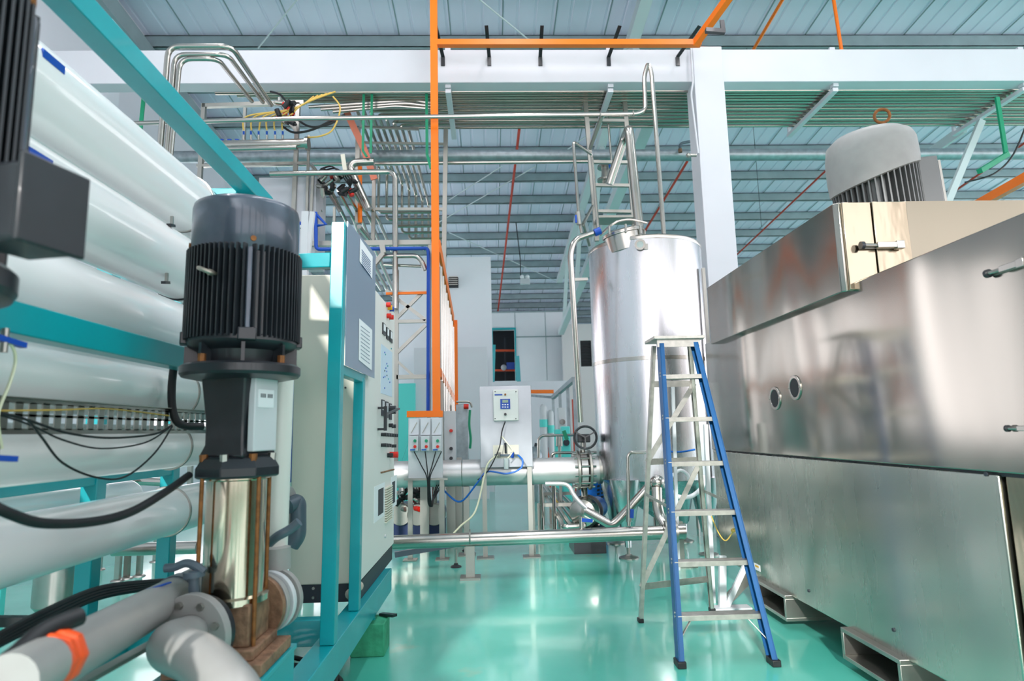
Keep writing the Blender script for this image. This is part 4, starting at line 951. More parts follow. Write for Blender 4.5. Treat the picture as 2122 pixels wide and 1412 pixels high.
# instrument panel on its stand
iy = 6.76
g = thing('instrument_stand', 'grey steel instrument panel on two legs in mid aisle', 'panel', (P(1050, 970, Y=iy).x, iy, 0))
a, b = P(996, 970, Y=iy), P(1100, 799, Y=iy)
box(a.x, b.x, iy, iy+.015, a.z, b.z).obj('back_plate', mat('brushed_panel', (176, 180, 186), .38, .8, noise=.08, nscale=5), g, bev=.003)
for px in (1003, 1097):
    x = P(px, 960, Y=iy).x; box(x-.024, x+.024, iy+.016, iy+.05, .012, b.z-.02).obj('leg', STEELD, g); box(x-.09, x+.09, iy-.06, iy+.1, 0, .012).obj('foot_plate', STEELD, g)
g = thing('controller_box', 'white controller box with blue keypad on the instrument panel', 'controller', P(1047, 873, Y=iy-.04))
a, b = P(1023, 873, Y=iy-.02), P(1073, 808, Y=iy-.02)
bx = box(a.x, b.x, iy-.09, iy-.001, a.z, b.z).obj('housing', mat('plastic_white', (232, 232, 228), .4), g, bev=.006)
a2, b2 = P(1037, 848, Y=iy-.091), P(1057, 827, Y=iy-.091); kp = box(a2.x, b2.x, iy-.096, iy-.091, a2.z, b2.z).obj('keypad', BLUEP, g)
a3, b3 = P(1041, 835, Y=iy-.096), P(1053, 829, Y=iy-.096); box(a3.x, b3.x, iy-.098, iy-.096, a3.z, b3.z).obj('display', mat('lcd_green', (150, 170, 150), .3), kp)
for i in range(3):
    for j in range(2):
        c = P(1042+5*i, 839+5*j, Y=iy-.096); MB().ob(c, (.008, 0, 0), (0, .002, 0), (0, 0, .006)).obj('key', PAPER, kp)
c = P(1047, 859, Y=iy-.091); MB().cyl(c, c-Y1*.02, .014, n=16).obj('knob', BLACK, g)
c = P(1047, 818, Y=iy-.091); MB().cyl(c, c-Y1*.012, .011, n=12).obj('pilot_lamp', RUSTROD, g)
a, b = P(1025, 820, Y=iy-.091), P(1041, 817, Y=iy-.091); box(a.x, b.x, iy-.093, iy-.091, a.z, b.z).obj('brand_strip', BLUEP, g)
for px, py in ((1026, 812), (1069, 812), (1026, 868), (1069, 868)): c = P(px, py, Y=iy-.091); MB().cyl(c, c-Y1*.003, .006, n=8).obj('corner_screw', BLACK, g)
g = thing('air_regulator', 'small filter regulator on a cream plate low on the instrument panel', 'regulator', P(1049, 955, Y=iy-.02))
a, b = P(1022, 951, Y=iy-.002), P(1075, 922, Y=iy-.002); box(a.x, b.x, iy-.008, iy-.001, a.z, b.z).obj('mounting_plate', CREAM, g)
MB().cyl(P(1025, 944, Y=iy-.05), P(1074, 944, Y=iy-.05), .012, n=10).obj('manifold', PVCD, g)
MB().cyl(P(1049, 972, Y=iy-.05), P(1049, 950, Y=iy-.05), .026, n=14).obj('bowl', GLASS, g); MB().cyl(P(1048, 940, Y=iy-.05), P(1047, 918, Y=iy-.05), .012, n=10).obj('knob', BLACK, g)
for px in (1034, 1062): MB().cyl(P(px, 938, Y=iy-.05), P(px, 949, Y=iy-.05), .018, n=10).obj('union', BLUEP if px > 1050 else STEELD, g)
def tub(pts, r, m, lb, nm_='hose', cat='hose', n=8): return tag(MB().curve([P(p[0], p[1], Y=p[2]) for p in pts], r, n).obj(nm_, m), lb, cat)
tub([(1074, 944, 6.68), (1083, 955, 6.6), (1078, 972, 6.58), (1050, 982, 6.58), (1010, 978, 6.6), (990, 1000, 6.6), (955, 1040, 6.7), (925, 1022, 6.9), (912, 1002, 7.0)], .010, BLUEM, 'blue air hose looping from the regulator down to the left', 'air_hose')
tub([(1047, 874, 6.68), (1040, 895, 6.66), (1034, 930, 6.6), (1012, 975, 6.58), (990, 995, 6.6)], .006, BLACKR, 'thin black cable dropping from the white controller box', 'cable', 'cable')
tub([(1040, 905, 6.66), (1048, 915, 6.64), (1062, 935, 6.62), (1052, 950, 6.62)], .006, YELL, 'small looped clear tube over the regulator', 'air_tube', 'tube')
tub([(1030, 944, 6.68), (1012, 960, 6.58), (1003, 990, 6.56), (985, 1060, 6.4), (955, 1090, 6.2), (938, 1108, 6.1)], .009, YELL, 'pale hose falling from the regulator to the floor pipe', 'air_tube', 'tube')
# push-button station under the orange duct
by = 6.80
g = thing('switch_stand', 'white switch panel on steel legs beneath the orange duct foot', 'panel', (P(882, 990, Y=by).x, by, 0))
a, b = P(846, 997, Y=by), P(917, 866, Y=by); box(a.x, b.x, by, by+.012, a.z, b.z).obj('back_plate', GREYB, g, bev=.002)
for px in (851, 916):
    x = P(px, 960, Y=by).x; box(x-.025, x+.025, by-.035, by-.001, 0.01, P(851, 992, Y=by).z).obj('leg', STEELD, g); box(x-.07, x+.07, by-.09, by+.05, 0, .012).obj('foot_plate', STEELD, g)
MB().bar(P(838, 994, Y=by-.05), P(928, 993, Y=by-.05), .02, .04, Z1).obj('cross_bar', STEELD, g)
for k in range(3):
    px = 858+23.5*k; lb = ['left', 'middle', 'right'][k]
    s_ = thing('push_button_station', 'grey push-button box with green and red buttons, %s of three' % lb, 'switch', P(px, 935, Y=by-.07), 'push-button boxes')
    a, b = P(px-9, 935, Y=by-.035), P(px+9, 904, Y=by-.035); box(a.x, b.x, by-.07, by-.001, a.z, b.z).obj('housing', GREYB, s_, bev=.004)
    for yy, mm in ((914, GRNB), (926, REDB)): c = P(px+2, yy, Y=by-.07); MB().cyl(c, c-Y1*.014, .016, n=16).obj('button', mm, s_)
    a, b = P(px-8, 934, Y=by-.071), P(px+2, 931, Y=by-.071); box(a.x, b.x, by-.073, by-.071, a.z, b.z).obj('name_strip', BLUEM, s_)
    a, b = P(px-10, 902, Y=by-.02), P(px+10, 867, Y=by-.02); m = box(a.x, b.x, by-.03, by-.001, a.z, b.z)
    cv = m.obj('cover_plate', WALL, s_, bev=.002); MB().bar(P(px-6, 898, Y=by-.032), P(px+6, 876, Y=by-.032), .008, .004, Z1).obj('edge_line', STEELD, s_)
for k, (x0_, lb) in enumerate(((858, 'left button box'), (881, 'middle button box'), (903, 'right button box'), (915, 'switch panel edge'))):
    tub([(x0_, 936, 6.74), (x0_+(888-x0_)*.5, 965, 6.70), (885+k*2, 992, 6.70), (887+k*2, 1040, 6.74), (893+k, 1050, 6.76), (896+k, 1035, 6.78), (905+4*k, 1005, 6.9)], .006, BLACKR, 'dark cable hanging from the %s down past the cross bar' % lb, 'cable', 'cable')
# long polished pipe low across the aisle
fy_ = 5.88
g = thing('floor_pipe', 'long polished stainless pipe running low across the aisle on short stands', 'pipe', (.3, fy_, .2))
MB().cyl(P(560, 1134, Y=fy_), P(1372, 1104, Y=fy_), .062, n=32).obj('pipe', STEEL, g)
for (px, yb3) in ((975, 1200), (640, 1210)):
    e = P(px, yb3, Z=0); e.y = fy_
    zt3 = P(px, 1130, Y=fy_).z; box(e.x-.04, e.x+.04, fy_-.03, fy_+.03, .02, zt3).obj('stand', STEELD, g); box(e.x-.09, e.x+.09, fy_-.08, fy_+.08, 0, .02).obj('stand_plate', STEELD, g)
    MB().torus((e.x, fy_, zt3+.065), X1, .066, .008, 24, 6).obj('pipe_strap', STEELD, g)
g = thing('pipe_union', 'clamped stainless tee joining floor pipe and riser behind the ladder', 'fitting', P(1390, 1104, Y=fy_)-V((0, 0, .07)))
MB().cyl(P(1373, 1104, Y=fy_), P(1418, 1102, Y=fy_), .07, n=24).obj('tee', STEEL, g)
for px in (1376, 1396): MB().cyl(P(px, 1103, Y=fy_), P(px+5, 1103, Y=fy_), .1, n=24).obj('clamp_ring', STEELD, g)
MB().tube([P(1385, 1100, Y=fy_), P(1368, 1075, Y=fy_+.1), P(1362, 1050, Y=fy_+.15), P(1361, 1012, Y=fy_+.2)], .05, .14, 20).obj('riser', STEEL, g)
MB().cyl(P(1361, 1040, Y=fy_+.2), P(1361, 1034, Y=fy_+.2), .075, n=20).obj('clamp_ring', STEELD, g); MB().sph(P(1362, 1000, Y=fy_+.25), .07, 10).obj('valve_ball', STEEL, g)
e = P(1412, 1176, Z=0); box(e.x-.03, e.x+.03, e.y-.03, e.y+.03, .015, .42).obj('stand', STEELD, g); box(e.x-.06, e.x+.14, e.y-.06, e.y+.06, 0, .015).obj('stand_plate', STEELD, g)
pipe('bend_pipe', [P(1130, 1003, Y=6.6), P(1178, 1003, Y=6.6), P(1190, 1030, Y=6.5), P(1212, 1052, Y=6.4), P(1262, 1085, Y=6.2)], .022, sm, 'slim grey pipe curving down beneath the wide pipe at the valve', fil=.2)
pipe('elbow_line', [P(1215, 1060, Y=6.3), P(1268, 1090, Y=6.15), P(1282, 1078, Y=6.15), P(1345, 1008, Y=6.15)], .042, STEEL, 'polished pipe with a wide vee bend in front of the tank leg', fil=.12, n=18)
pipe('thin_drop', [P(1303, 1090, Y=5.95), P(1301, 945, Y=5.95), P(1307, 938, Y=5.95), P(1352, 938, Y=6.1)], .016, STEEL, 'thin pipe rising from floor pipe in front of the tank', fil=.05)
g = thing('lever_valve', 'blue-handled ball valve on the floor pipe before the tank', 'valve', P(1207, 1100, Y=5.9))
MB().cyl(P(1206, 1104, Y=5.9), P(1205, 1072, Y=5.9), .024, n=14).obj('body', STEEL, g); MB().bar(P(1206, 1078, Y=5.86), P(1228, 1080, Y=5.86), .03, .02, Z1).obj('handle', BLUEP, g)
g = thing('lever_valve', 'small blue-handled valve on the thin vertical pipe before the tank', 'valve', P(1303, 1080, Y=5.93))
MB().bar(P(1309, 1074, Y=5.9), P(1310, 1056, Y=5.9), .03, .02, X1).obj('handle', BLUEP, g); MB().cyl(P(1303, 1082, Y=5.93), P(1303, 1056, Y=5.93), .024, n=12).obj('body', STEEL, g)
tub([(1360, 1005, 6.2), (1385, 1010, 6.2), (1400, 1028, 6.2), (1430, 1030, 6.2), (1455, 1010, 6.2), (1458, 985, 6.2)], .022, mat('white_hose', (228, 232, 236), .35), 'white hose sagging behind the ladder beside the tank outlet', n=12)
tub([(1385, 1000, 6.0), (1395, 985, 6.0), (1410, 975, 6.0), (1425, 985, 6.0), (1430, 1005, 6.0)], .016, MATS['white_hose'], 'small looped white hose behind the blue ladder rail', n=10)
tub([(1384, 936, 6.1), (1410, 937, 6.1), (1440, 932, 6.1)], .009, BLUEM, 'short blue hose between the ladder rails at the tank side', 'air_hose')
# dish-shaped small vessel behind the ladder
g = thing('small_vessel', 'small stainless dished vessel standing behind the stepladder', 'vessel', P(1415, 1170, Y=7.9))
c = P(1418, 960, Y=7.95); 
MB().lathe((2.42+.0, 8.3, 0), Z1, [(.05, .45), (.12, .5), (.22, .58), (.27, .68), (.27, 1.1), (.26, 1.12)], 40).obj('shell', STEEL, g)
for k in range(3): a = 2*math.pi*k/3; MB().cyl((2.42+.22*math.cos(a), 8.3+.22*math.sin(a), 0), (2.42+.22*math.cos(a), 8.3+.22*math.sin(a), .7), .02, n=10).obj('leg', STEELD, g)
# thin white frame between tank and machine
g = thing('slim_frame', 'thin white upright frame between the tank and the steel machine', 'frame', P(1440, 1180, Z=0))
e = P(1440, 1182, Z=0); e2 = P(1406, 1182, Z=0)
MB().bar(e2, P(1394, 795, Y=e.y), .028, .028, X1).obj('upright', GREYB, g); MB().bar(P(1478, 1250, Z=0), P(1462, 880, Y=P(1478, 1250, Z=0).y), .03, .03, X1).obj('upright', GREYB, g)
#PART4
# ================================================================== MID-GROUND PIPEWORK LEFT OF THE ORANGE DUCT
def poly(m, pts, y, w, h=None, side=None):
    q = [P(p[0], p[1], Y=(p[2] if len(p) > 2 else y)) for p in pts]
    for a, b in zip(q, q[1:]): m.bar(a, b, w, h or w, side)
    return m
def tp(name, pts, y, r, m, label, cat='pipe', group=None, fil=.06, n=10, parent=None):
    q = [P(p[0], p[1], Y=(p[2] if len(p) > 2 else y)) for p in pts]
    o = MB().tube(q, r, fil, n).obj(name, m, parent)
    if parent is None: tag(o, label, cat, group)
    return o
# three arched pipes at the upper left
for i, (xa1, ya1, xt, yt1, xe, ye1, lb) in enumerate([(330, 330, 349, 96, 562, 218, 'outermost'), (344, 335, 362, 113, 545, 212, 'middle'), (352, 338, 373, 122, 522, 210, 'innermost')]):
    top2 = (480, 96) if i == 0 else ((472, 113) if i == 1 else (452, 122))
    pipe('arch_pipe', [P(xa1, ya1, Y=5.5), P(xt, yt1, Y=5.5), P(top2[0], top2[1], Y=5.5), P(xe, ye1, Y=6.6)], .026 if i == 0 else .022, STEEL, '%s of the three arched stainless pipes at upper left' % lb, 'pipe', 'arched stainless pipes', fil=.11, n=12)
# support frames
def frame(name, lb, base, bars, y, m=STEELD, w=.05):
    f = thing(name, lb, 'frame', P(base[0], base[1], Y=y))
    for (k, pts, *r) in bars: poly(MB(), pts, y, r[0] if r else w).obj(k, m, f)
    return f
frame('tube_rack', 'stainless support frame carrying the valve manifold at upper left', (610, 500), [
    ('post', [(423, 216), (414, 375), (400, 700), (392, 1090)]), ('post', [(618, 214), (608, 455), (604, 580), (590, 1092)]), ('post', [(508, 224), (505, 300)], .035), ('rail', [(420, 220), (630, 213)]),
    ('strut', [(600, 255), (618, 278)], .035), ('rail', [(408, 344), (641, 338)], .035), ('rail', [(640, 281), (636, 440)], .03), ('rail', [(649, 352), (645, 440)], .03)], 7.6)
frame('tube_rack', 'stainless support frame behind the paired green hangers', (745, 470), [
    ('post', [(742, 266), (741, 462)], .06), ('post', [(776, 345), (773, 500)], .05), ('rail', [(745, 263), (868, 268)], .03), ('rail', [(755, 296), (925, 299)], .03),
    ('rail', [(735, 434), (922, 434)], .04), ('post', [(924, 268), (920, 540), (918, 720)], .06)], 8.4)
tp('orange_strip', [(746, 340), (746, 462)], 8.3, .03, ORANGE, 'orange strip along a steel post left of the green-edged hangers', 'strip')
tag(poly(MB(), [(718, 232), (753, 306), (776, 372)], 8.1, .09, .02).obj('flat_bar', mat('faded_red', (226, 130, 104), .5)), 'faded red slanted flat bar behind the paired green hangers', 'bar')
tag(poly(MB(), [(710, 320), (717, 366)], 7.5, .05, .015).obj('slotted_bar', CREAM), 'cream slotted bar clamped to the pipes at upper left', 'bar')
# manifold tube with blue valves
g = thing('air_manifold', 'horizontal stainless manifold tube with a row of blue valves at upper left', 'manifold', P(545, 300, Y=7.3))
MB().cyl(P(450, 302, Y=7.3), P(634, 298, Y=7.3), .062, n=20).obj('tube', STEEL, g); MB().cyl(P(634, 298, Y=7.3), P(640, 298, Y=7.3), .085, n=20).obj('end_flange', STEEL, g)
MB().bar(P(616, 296, Y=7.3), P(615, 296, Y=7.62), .04, .03).obj('bracket', STEELD, g)
MB().cyl(P(470, 309, Y=7.2), P(615, 306, Y=7.2), .03, n=12).obj('lower_tube', STEEL, g)
for k, px in enumerate((455, 471, 487, 505, 520, 536, 553, 570, 586)):
    yy = 290 if k < 3 else 280
    c = P(px, yy, Y=7.3); v = MB().cyl(P(px, 294, Y=7.3), c, .014, n=8).obj('tap', STEELD, g)
    MB().bar(c, P(px+(8 if k < 3 else 0), yy-(0 if k < 3 else 8), Y=7.28), .022, .015).obj('tap_handle', BLUEP, v)
random.seed(11)
for k in range(6):
    px = 505+16*k
    tub([(px, 270, 7.3), (px+random.uniform(-4, 4), 250, 7.25), (px+18, 238, 7.2), (610+4*k, 225-2*k, 7.2), (650+9*k, 200-k*2, 7.3)], .010, YEL, 'yellow air tube rising from the %s blue valve of the manifold' % ['first', 'second', 'third', 'fourth', 'fifth', 'sixth'][k], 'air_tube', 'tube', n=6)
tub([(640, 285, 7.3), (665, 282, 7.2), (690, 268, 7.2), (705, 225, 7.2), (690, 200, 7.2)], .010, YEL, 'pale yellow tube looping right of the stainless manifold', 'air_tube', 'tube', n=6)
for k, pts in enumerate([[(585, 262), (610, 275), (650, 268), (690, 248), (715, 238)], [(600, 235), (640, 262), (680, 258), (712, 240)], [(560, 190), (580, 196), (592, 210), (598, 225)]]):
    tub([(a_, b_, 7.35) for a_, b_ in pts], .014, BLACKR, 'black air hose of the upper valve cluster, %s' % ['lowest loop', 'middle loop', 'top stub'][k], 'air_hose', n=6)
def cluster(name, lb, cx_, cy_, w_, h_, y, n_, seed):
    random.seed(seed); f = thing(name, lb, 'valve', P(cx_, cy_, Y=y))
    for k in range(n_):
        px, py = cx_+random.uniform(-w_, w_), cy_+random.uniform(-h_, h_); c = P(px, py, Y=y+random.uniform(-.12, .12))
        v_ = V((random.uniform(-1, 1), random.uniform(-.3, .3), random.uniform(-.6, 1))).normalized()
        mm = [BLACKR, BLACKR, REDB, STEELD, STEEL][k % 5]
        MB().cyl(c-v_*.045, c+v_*.045, .03, n=12).cyl(c+v_*.045, c+v_*.07, .018, n=8).obj('valve_body' if k % 5 < 3 else 'fitting', mm, f)
    return f
cluster('valve_cluster', 'cluster of small red and black valves at the end of the arched pipes', 588, 232, 22, 22, 7.2, 18, 3)
cluster('valve_cluster', 'cluster of small red and black valves below the grey header', 698, 378, 34, 24, 7.6, 26, 5)
for k in range(4): tub([(665+8*k, 350+3*k, 7.6), (690+8*k, 346+4*k, 7.5), (715+5*k, 372, 7.5), (730-4*k, 395+3*k, 7.6)], .010, BLACKR, 'black hose over the lower valve cluster, loop %s' % ['outer', 'second', 'third', 'inner'][k], 'air_hose', n=6)
# pipes
tp('steel_pipe', [(560, 361), (808, 356), (819, 364), (819, 640)], 7.4, .034, STEEL, 'stainless pipe turning down beside the electrical cabinet lattice', fil=.12, n=12)
tp('steel_pipe', [(425, 318), (415, 345), (440, 343), (560, 340), (640, 338), (652, 350), (705, 438)], 7.9, .026, STEEL, 'stainless pipe running down the slope left of the lower valves', fil=.1)
tp('steel_pipe', [(775, 335), (735, 337), (724, 347), (764, 434)], 7.8, .052, STEEL, 'thick stainless pipe bending down right of the lower valves', fil=.15, n=14)
tp('steel_pipe', [(545, 415), (642, 414)], 7.7, .02, STEEL, 'short thin stainless pipe above the black pump motor')
tp('steel_pipe', [(570, 372), (640, 378), (665, 440)], 7.9, .022, STEEL, 'stainless pipe stepping down beside the tank box at upper left')
for i in range(3):
    tp('steel_pipe', [(640+25*i, 222+5*i), (860-20*i, 208+6*i), (880, 213+6*i), (905, 214+6*i)], 7.9, .024, STEEL, 'slim stainless pipe leading into the rack, %s from the beam' % ['first', 'second', 'third'][i], 'pipe', 'pipes leading into the rack', fil=.1)
for i in range(5):
    x = 686+15*i
    tp('steel_pipe', [(x, 395, 7.9), (x+30+2*i, 455, 8.6), (x+50+4*i, 520, 10)], 8, .024, STEEL, 'stainless pipe descending from the lower valves, %s' % ['first from left', 'second', 'third', 'fourth', 'last'][i], 'pipe', 'descending pipes')
# pale tank box behind the frame
tag(box(PX(536, 400, 7.63), PX(655, 400, 7.63), 7.63, 8.1, PZ(590, 545, 7.63), PZ(590, 368, 7.63)).obj('duct_box', mat('pale_box', (188, 190, 198), .5)), 'pale grey box tank behind the upper left pipe frame', 'box')
tag(box(PX(410, 400, 7.63), PX(530, 400, 7.63), 7.63, 8.1, PZ(480, 545, 7.63), PZ(480, 405, 7.63)).obj('duct_box', MATS['pale_box']), 'second pale box tank left behind the black pump motor', 'box')
# lattice frame with blue conduit
frame('lattice_frame', 'stainless lattice frame between electrical cabinet and orange riser', (822, 1000), [
    ('post', [(822, 560), (820, 1000)]), ('post', [(891, 505), (889, 870)], .04), ('top_rail', [(632, 506), (893, 503)], .06), ('rail', [(800, 606), (886, 604)], .03),
    ('rail', [(822, 667), (885, 666)], .04), ('rail', [(822, 782), (885, 781)], .05), ('brace', [(800, 602), (882, 664)], .04), ('brace', [(876, 606), (824, 658)], .04),
    ('brace', [(882, 674), (820, 734)], .04), ('brace', [(822, 748), (860, 782)], .03), ('post', [(657, 440), (655, 508)], .03), ('post', [(693, 430), (692, 508)], .03)], 7.5)
tag(poly(MB(), [(800, 609), (886, 607)], 7.45, .03, .03).obj('orange_strip', ORANGE), 'thin orange strip under a lattice rail beside the riser', 'strip')
tp('blue_conduit', [(654, 440), (655, 517), (886, 515), (888, 525), (887, 855)], 7.35, .022, BLUEP, 'blue conduit following the lattice frame beside the orange riser', 'conduit', fil=.05)
tp('blue_conduit', [(654, 443), (676, 466), (655, 468)], 7.35, .018, BLUEP, 'small blue triangular bracket above the electrical cabinet', 'conduit', fil=.0)
tp('blue_conduit', [(617, 462), (608, 760), (600, 1000)], 4.4, .014, BLUEP, 'blue conduit running down just left of the electrical cabinet', 'conduit')
tp('blue_conduit', [(636, 468), (615, 462), (612, 475)], 5.4, .02, BLUEP, 'short blue conduit elbow beside the pump motor cowl', 'conduit')
frame('mast_frame', 'slim pale upright mast just left of the electrical cabinet', (618, 1000), [
    ('mast', [(634, 440), (620, 900), (615, 1243)], .06), ('mast', [(648, 440), (634, 560)], .04), ('rung', [(612, 470), (640, 470)], .03), ('rung', [(606, 640), (630, 640)], .02), ('rung', [(602, 750), (624, 750)], .02), ('rung', [(600, 830), (622, 830)], .02)], 5.4, GREYB)
tp('steel_pipe', [(795, 531), (862, 530), (873, 540), (882, 560)], 7.4, .03, STEEL, 'short stainless pipe bending down below the lattice top rail', fil=.1, n=12)
tp('steel_pipe', [(795, 549), (868, 552), (880, 552)], 7.5, .018, STEEL, 'thin stainless pipe with a tap below the lattice top rail')
tag(poly(MB(), [(776, 548), (795, 525), (792, 508)], 7.3, .06, .05).obj('strut', STEELD), 'bent stainless strut behind the sign board top', 'strut')
for i in range(3): tp('steel_pipe', [(700+22*i, 470, 7.6), (735+20*i, 510, 8.3), (790+12*i, 600, 10.5)], 8, .03, STEEL, 'stainless pipe descending behind the sign board, %s' % ['left', 'middle', 'right'][i], 'pipe', 'pipes behind the sign board')
# ladder tray with orange rails receding behind the riser
tx_ = P(909, 520, Y=7.15).x
def TX(px, py): return P(px, py, X=tx_)
def TXc(px, py, y): q = P(px, py, Y=y); q.x = tx_; return q
g = thing('pipe_panel_frame', 'orange-edged frame of vertical tubes receding behind the orange riser', 'frame', (tx_, 8.5, 0))
ya4, yb4 = 7.2, 9.9
za4, zb4 = P(909, 510, Y=ya4).z, P(946, 664, Y=yb4).z
zc4, zd4 = P(908, 772, Y=ya4).z, P(946, 828, Y=yb4).z
MB().bar((tx_, ya4, za4), (tx_, yb4, zb4), .03, .16, X1).obj('top_rail', ORANGE, g)
MB().bar((tx_, ya4, zc4), (tx_, yb4, zd4), .03, .1, X1).obj('mid_rail', ORANGE, g)
MB().bar((tx_+.03, yb4, zb4), (tx_+.03, yb4, P(946, 870, Y=yb4).z), .07, .05, X1).obj('end_post', ORANGE, g)
for i in range(9):
    y = ya4+.25+.29*i; zz = za4+(zb4-za4)*(y-ya4)/(yb4-ya4)-.15
    MB().cyl((tx_, y, .6), (tx_, y, zz), .02, n=10).obj('tube', STEEL, g)
MB().bar((tx_-.03, 8.9, .0), (tx_-.03, 8.9, zz), .05, .05, X1).obj('post', STEELD, g); MB().bar((tx_, 7.35, .0), (tx_, 7.35, 1.9), .05, .05, X1).obj('post', STEELD, g)
# dosing cabinets at the foot of that frame
g = thing('dosing_panel', 'tall white panel with black knobs beside the push-button stand', 'panel', P(930, 1000, Y=7.5))
a, b = P(921, 990, Y=7.5), P(944, 852, Y=7.5); box(a.x, b.x, 7.5, 7.62, a.z, b.z).obj('case', GREYB, g, bev=.004)
for py in (893, 930, 950): c = P(935, py, Y=7.5); MB().cyl(c, c-Y1*.04, .02, n=12).obj('knob', REDB if py == 893 else BLACK, g)
g = thing('grey_column', 'weathered grey steel column tank behind the push-button stand', 'column', P(956, 1000, Y=8.8))
a, b = P(946, 1000, Y=8.8), P(970, 838, Y=8.8); box(a.x, b.x, 8.8, 8.96, .4, b.z).obj('case', GALV, g, bev=.01)
box(a.x+.03, b.x-.03, 8.83, 8.93, 0, .4).obj('stand', STEELD, g)
MB().tube([P(946, 833, Y=8.7), P(975, 833, Y=8.7), P(978, 845, Y=8.7)], .015, .05, 6).obj('top_line', STEELD, g)
MB().cyl(P(961, 843, Y=8.6), P(971, 843, Y=8.6), .035, n=14).obj('red_cap', REDB, g)
tp('green_tube', [(974, 850), (972, 880), (976, 910), (974, 930)], 8.7, .018, GREEN, 'green tube hanging beside the weathered grey column', 'tube')
# turquoise stair with handrail
yst = 15.0
g = thing('turquoise_stair', 'turquoise steel stair with handrails behind the instrument panel', 'stair', P(985, 985, Y=yst))
MB().bar(P(955, 952, Y=yst), P(1000, 900, Y=yst), .06, .2, Z1).obj('stringer', TEALL, g)
for k in range(4): MB().bar(P(974, 855+13*k, Y=yst), P(1000, 828+13*k, Y=yst), .035, .035).obj('handrail', TEALL, g)
for px in (978, 996): MB().bar(P(px, 918, Y=yst), P(px+1, 838, Y=yst), .035, .035, X1).obj('baluster', TEALL, g)
box(P(960, 950, Y=yst).x, P(1000, 950, Y=yst).x, yst, yst+.5, 0, .3).obj('lower_step', TEALL, g)
g = thing('teal_brace', 'turquoise crossed brace left of the push-button stand', 'brace', P(835, 950, Y=11))
MB().bar(P(798, 1044, Y=11), P(850, 896, Y=11), .06, .04).bar(P(804, 1044, Y=11), P(858, 905, Y=11), .05, .04).obj('bars', TEALL, g)
for (x0_, xe_, lb) in ((1017, 1024, 'left'), (1076, 1066, 'right')):
    tag(MB().bar(P(x0_+ (-1 if lb == 'left' else 11), 982, Y=19.4), P(x0_+(6 if lb == 'left' else -4), 738 if lb == 'right' else 715, Y=19.4), .12, .08).obj('teal_post', TEAL), 'teal slanted post %s of the dark opening at the far wall' % lb, 'post')
tag(MB().bar(P(1010, 982, Y=19.7), P(1016, 755, Y=19.7), .08, .08, X1).obj('orange_post', ORANGE), 'small orange post left of the dark opening at the far wall', 'post')
g = thing('storage_rack', 'orange-beamed storage rack seen through the dark far opening', 'rack', P(1045, 790, Y=25))
for py in (727, 768): MB().bar(P(1022, py, Y=25), P(1068, py, Y=25), .08, .1, Z1).obj('beam', ORB, g)
MB().bar((P(1046, 790, Y=25).x, 25, 0), P(1046, 700, Y=25), .05, .05, X1).obj('post', DKGREY, g)
tag(MB().sph(P(1044, 762, Y=24.9), .12, 8).obj('white_jug', GREYB), 'white jug on the rack in the dark far opening', 'jug')
tag(box(P(1050, 766, Y=24.9).x, P(1066, 766, Y=24.9).x, 24.8, 25, P(1050, 766, Y=24.9).z, P(1050, 752, Y=24.9).z).obj('blue_crate', BLUEP), 'blue crate on the rack in the dark far opening', 'crate')
# ------------------------------------------------------------------ background right of the instrument panel
yk = 14.0
tag(MB().bar(P(1098, 812, Y=yk), P(1147, 812, Y=yk), .08, .07, Z1).obj('orange_beam', ORANGE), 'short orange beam in the background right of the instrument panel', 'beam')
g = thing('partition_frame', 'galvanised partition frame with pale panels in the background by the tank', 'partition', P(1160, 985, Y=11))
MB().bar(P(1146, 824, Y=13), P(1190, 786, Y=9.5), .07, .07).obj('top_rail', GALV, g)
for (px, y, t_) in ((1146, 13, 824), (1160, 11.8, 812), (1176, 10.6, 799), (1190, 9.5, 788)): q = P(px, t_, Y=y); MB().bar(q, (q.x, q.y, .02), .05, .05, X1).obj('post', GALV, g)
MB().bar(P(1098, 820, Y=14), P(1146, 824, Y=13), .05, .05).obj('top_rail', GALV, g)
for i, (x0_, x1_, y0_, y1_, mm, lb, nm_) in enumerate([(1121, 1133, 838, 945, GREYB, 'pale upright gas cylinder with green valve band', 'cylinder'), (1137, 1147, 850, 945, GREYB, 'second pale upright cylinder right of the first', 'cylinder')]):
    a, b = P(x0_, y1_, Y=12.5), P(x1_, y0_, Y=12.5); r = (b.x-a.x)/2; g = thing('gas_cylinder', lb, 'cylinder', ((a.x+b.x)/2, 12.5, 0))
    MB().lathe(((a.x+b.x)/2, 12.5, 0), Z1, [(r, 0), (r, b.z-r), (r*.8, b.z-r*.4), (r*.3, b.z)], 20).obj('body', mm, g)
    MB().cyl(((a.x+b.x)/2, 12.5, b.z-.45), ((a.x+b.x)/2, 12.5, b.z-.3), r+.01, n=20).obj('band', TEALL, g)
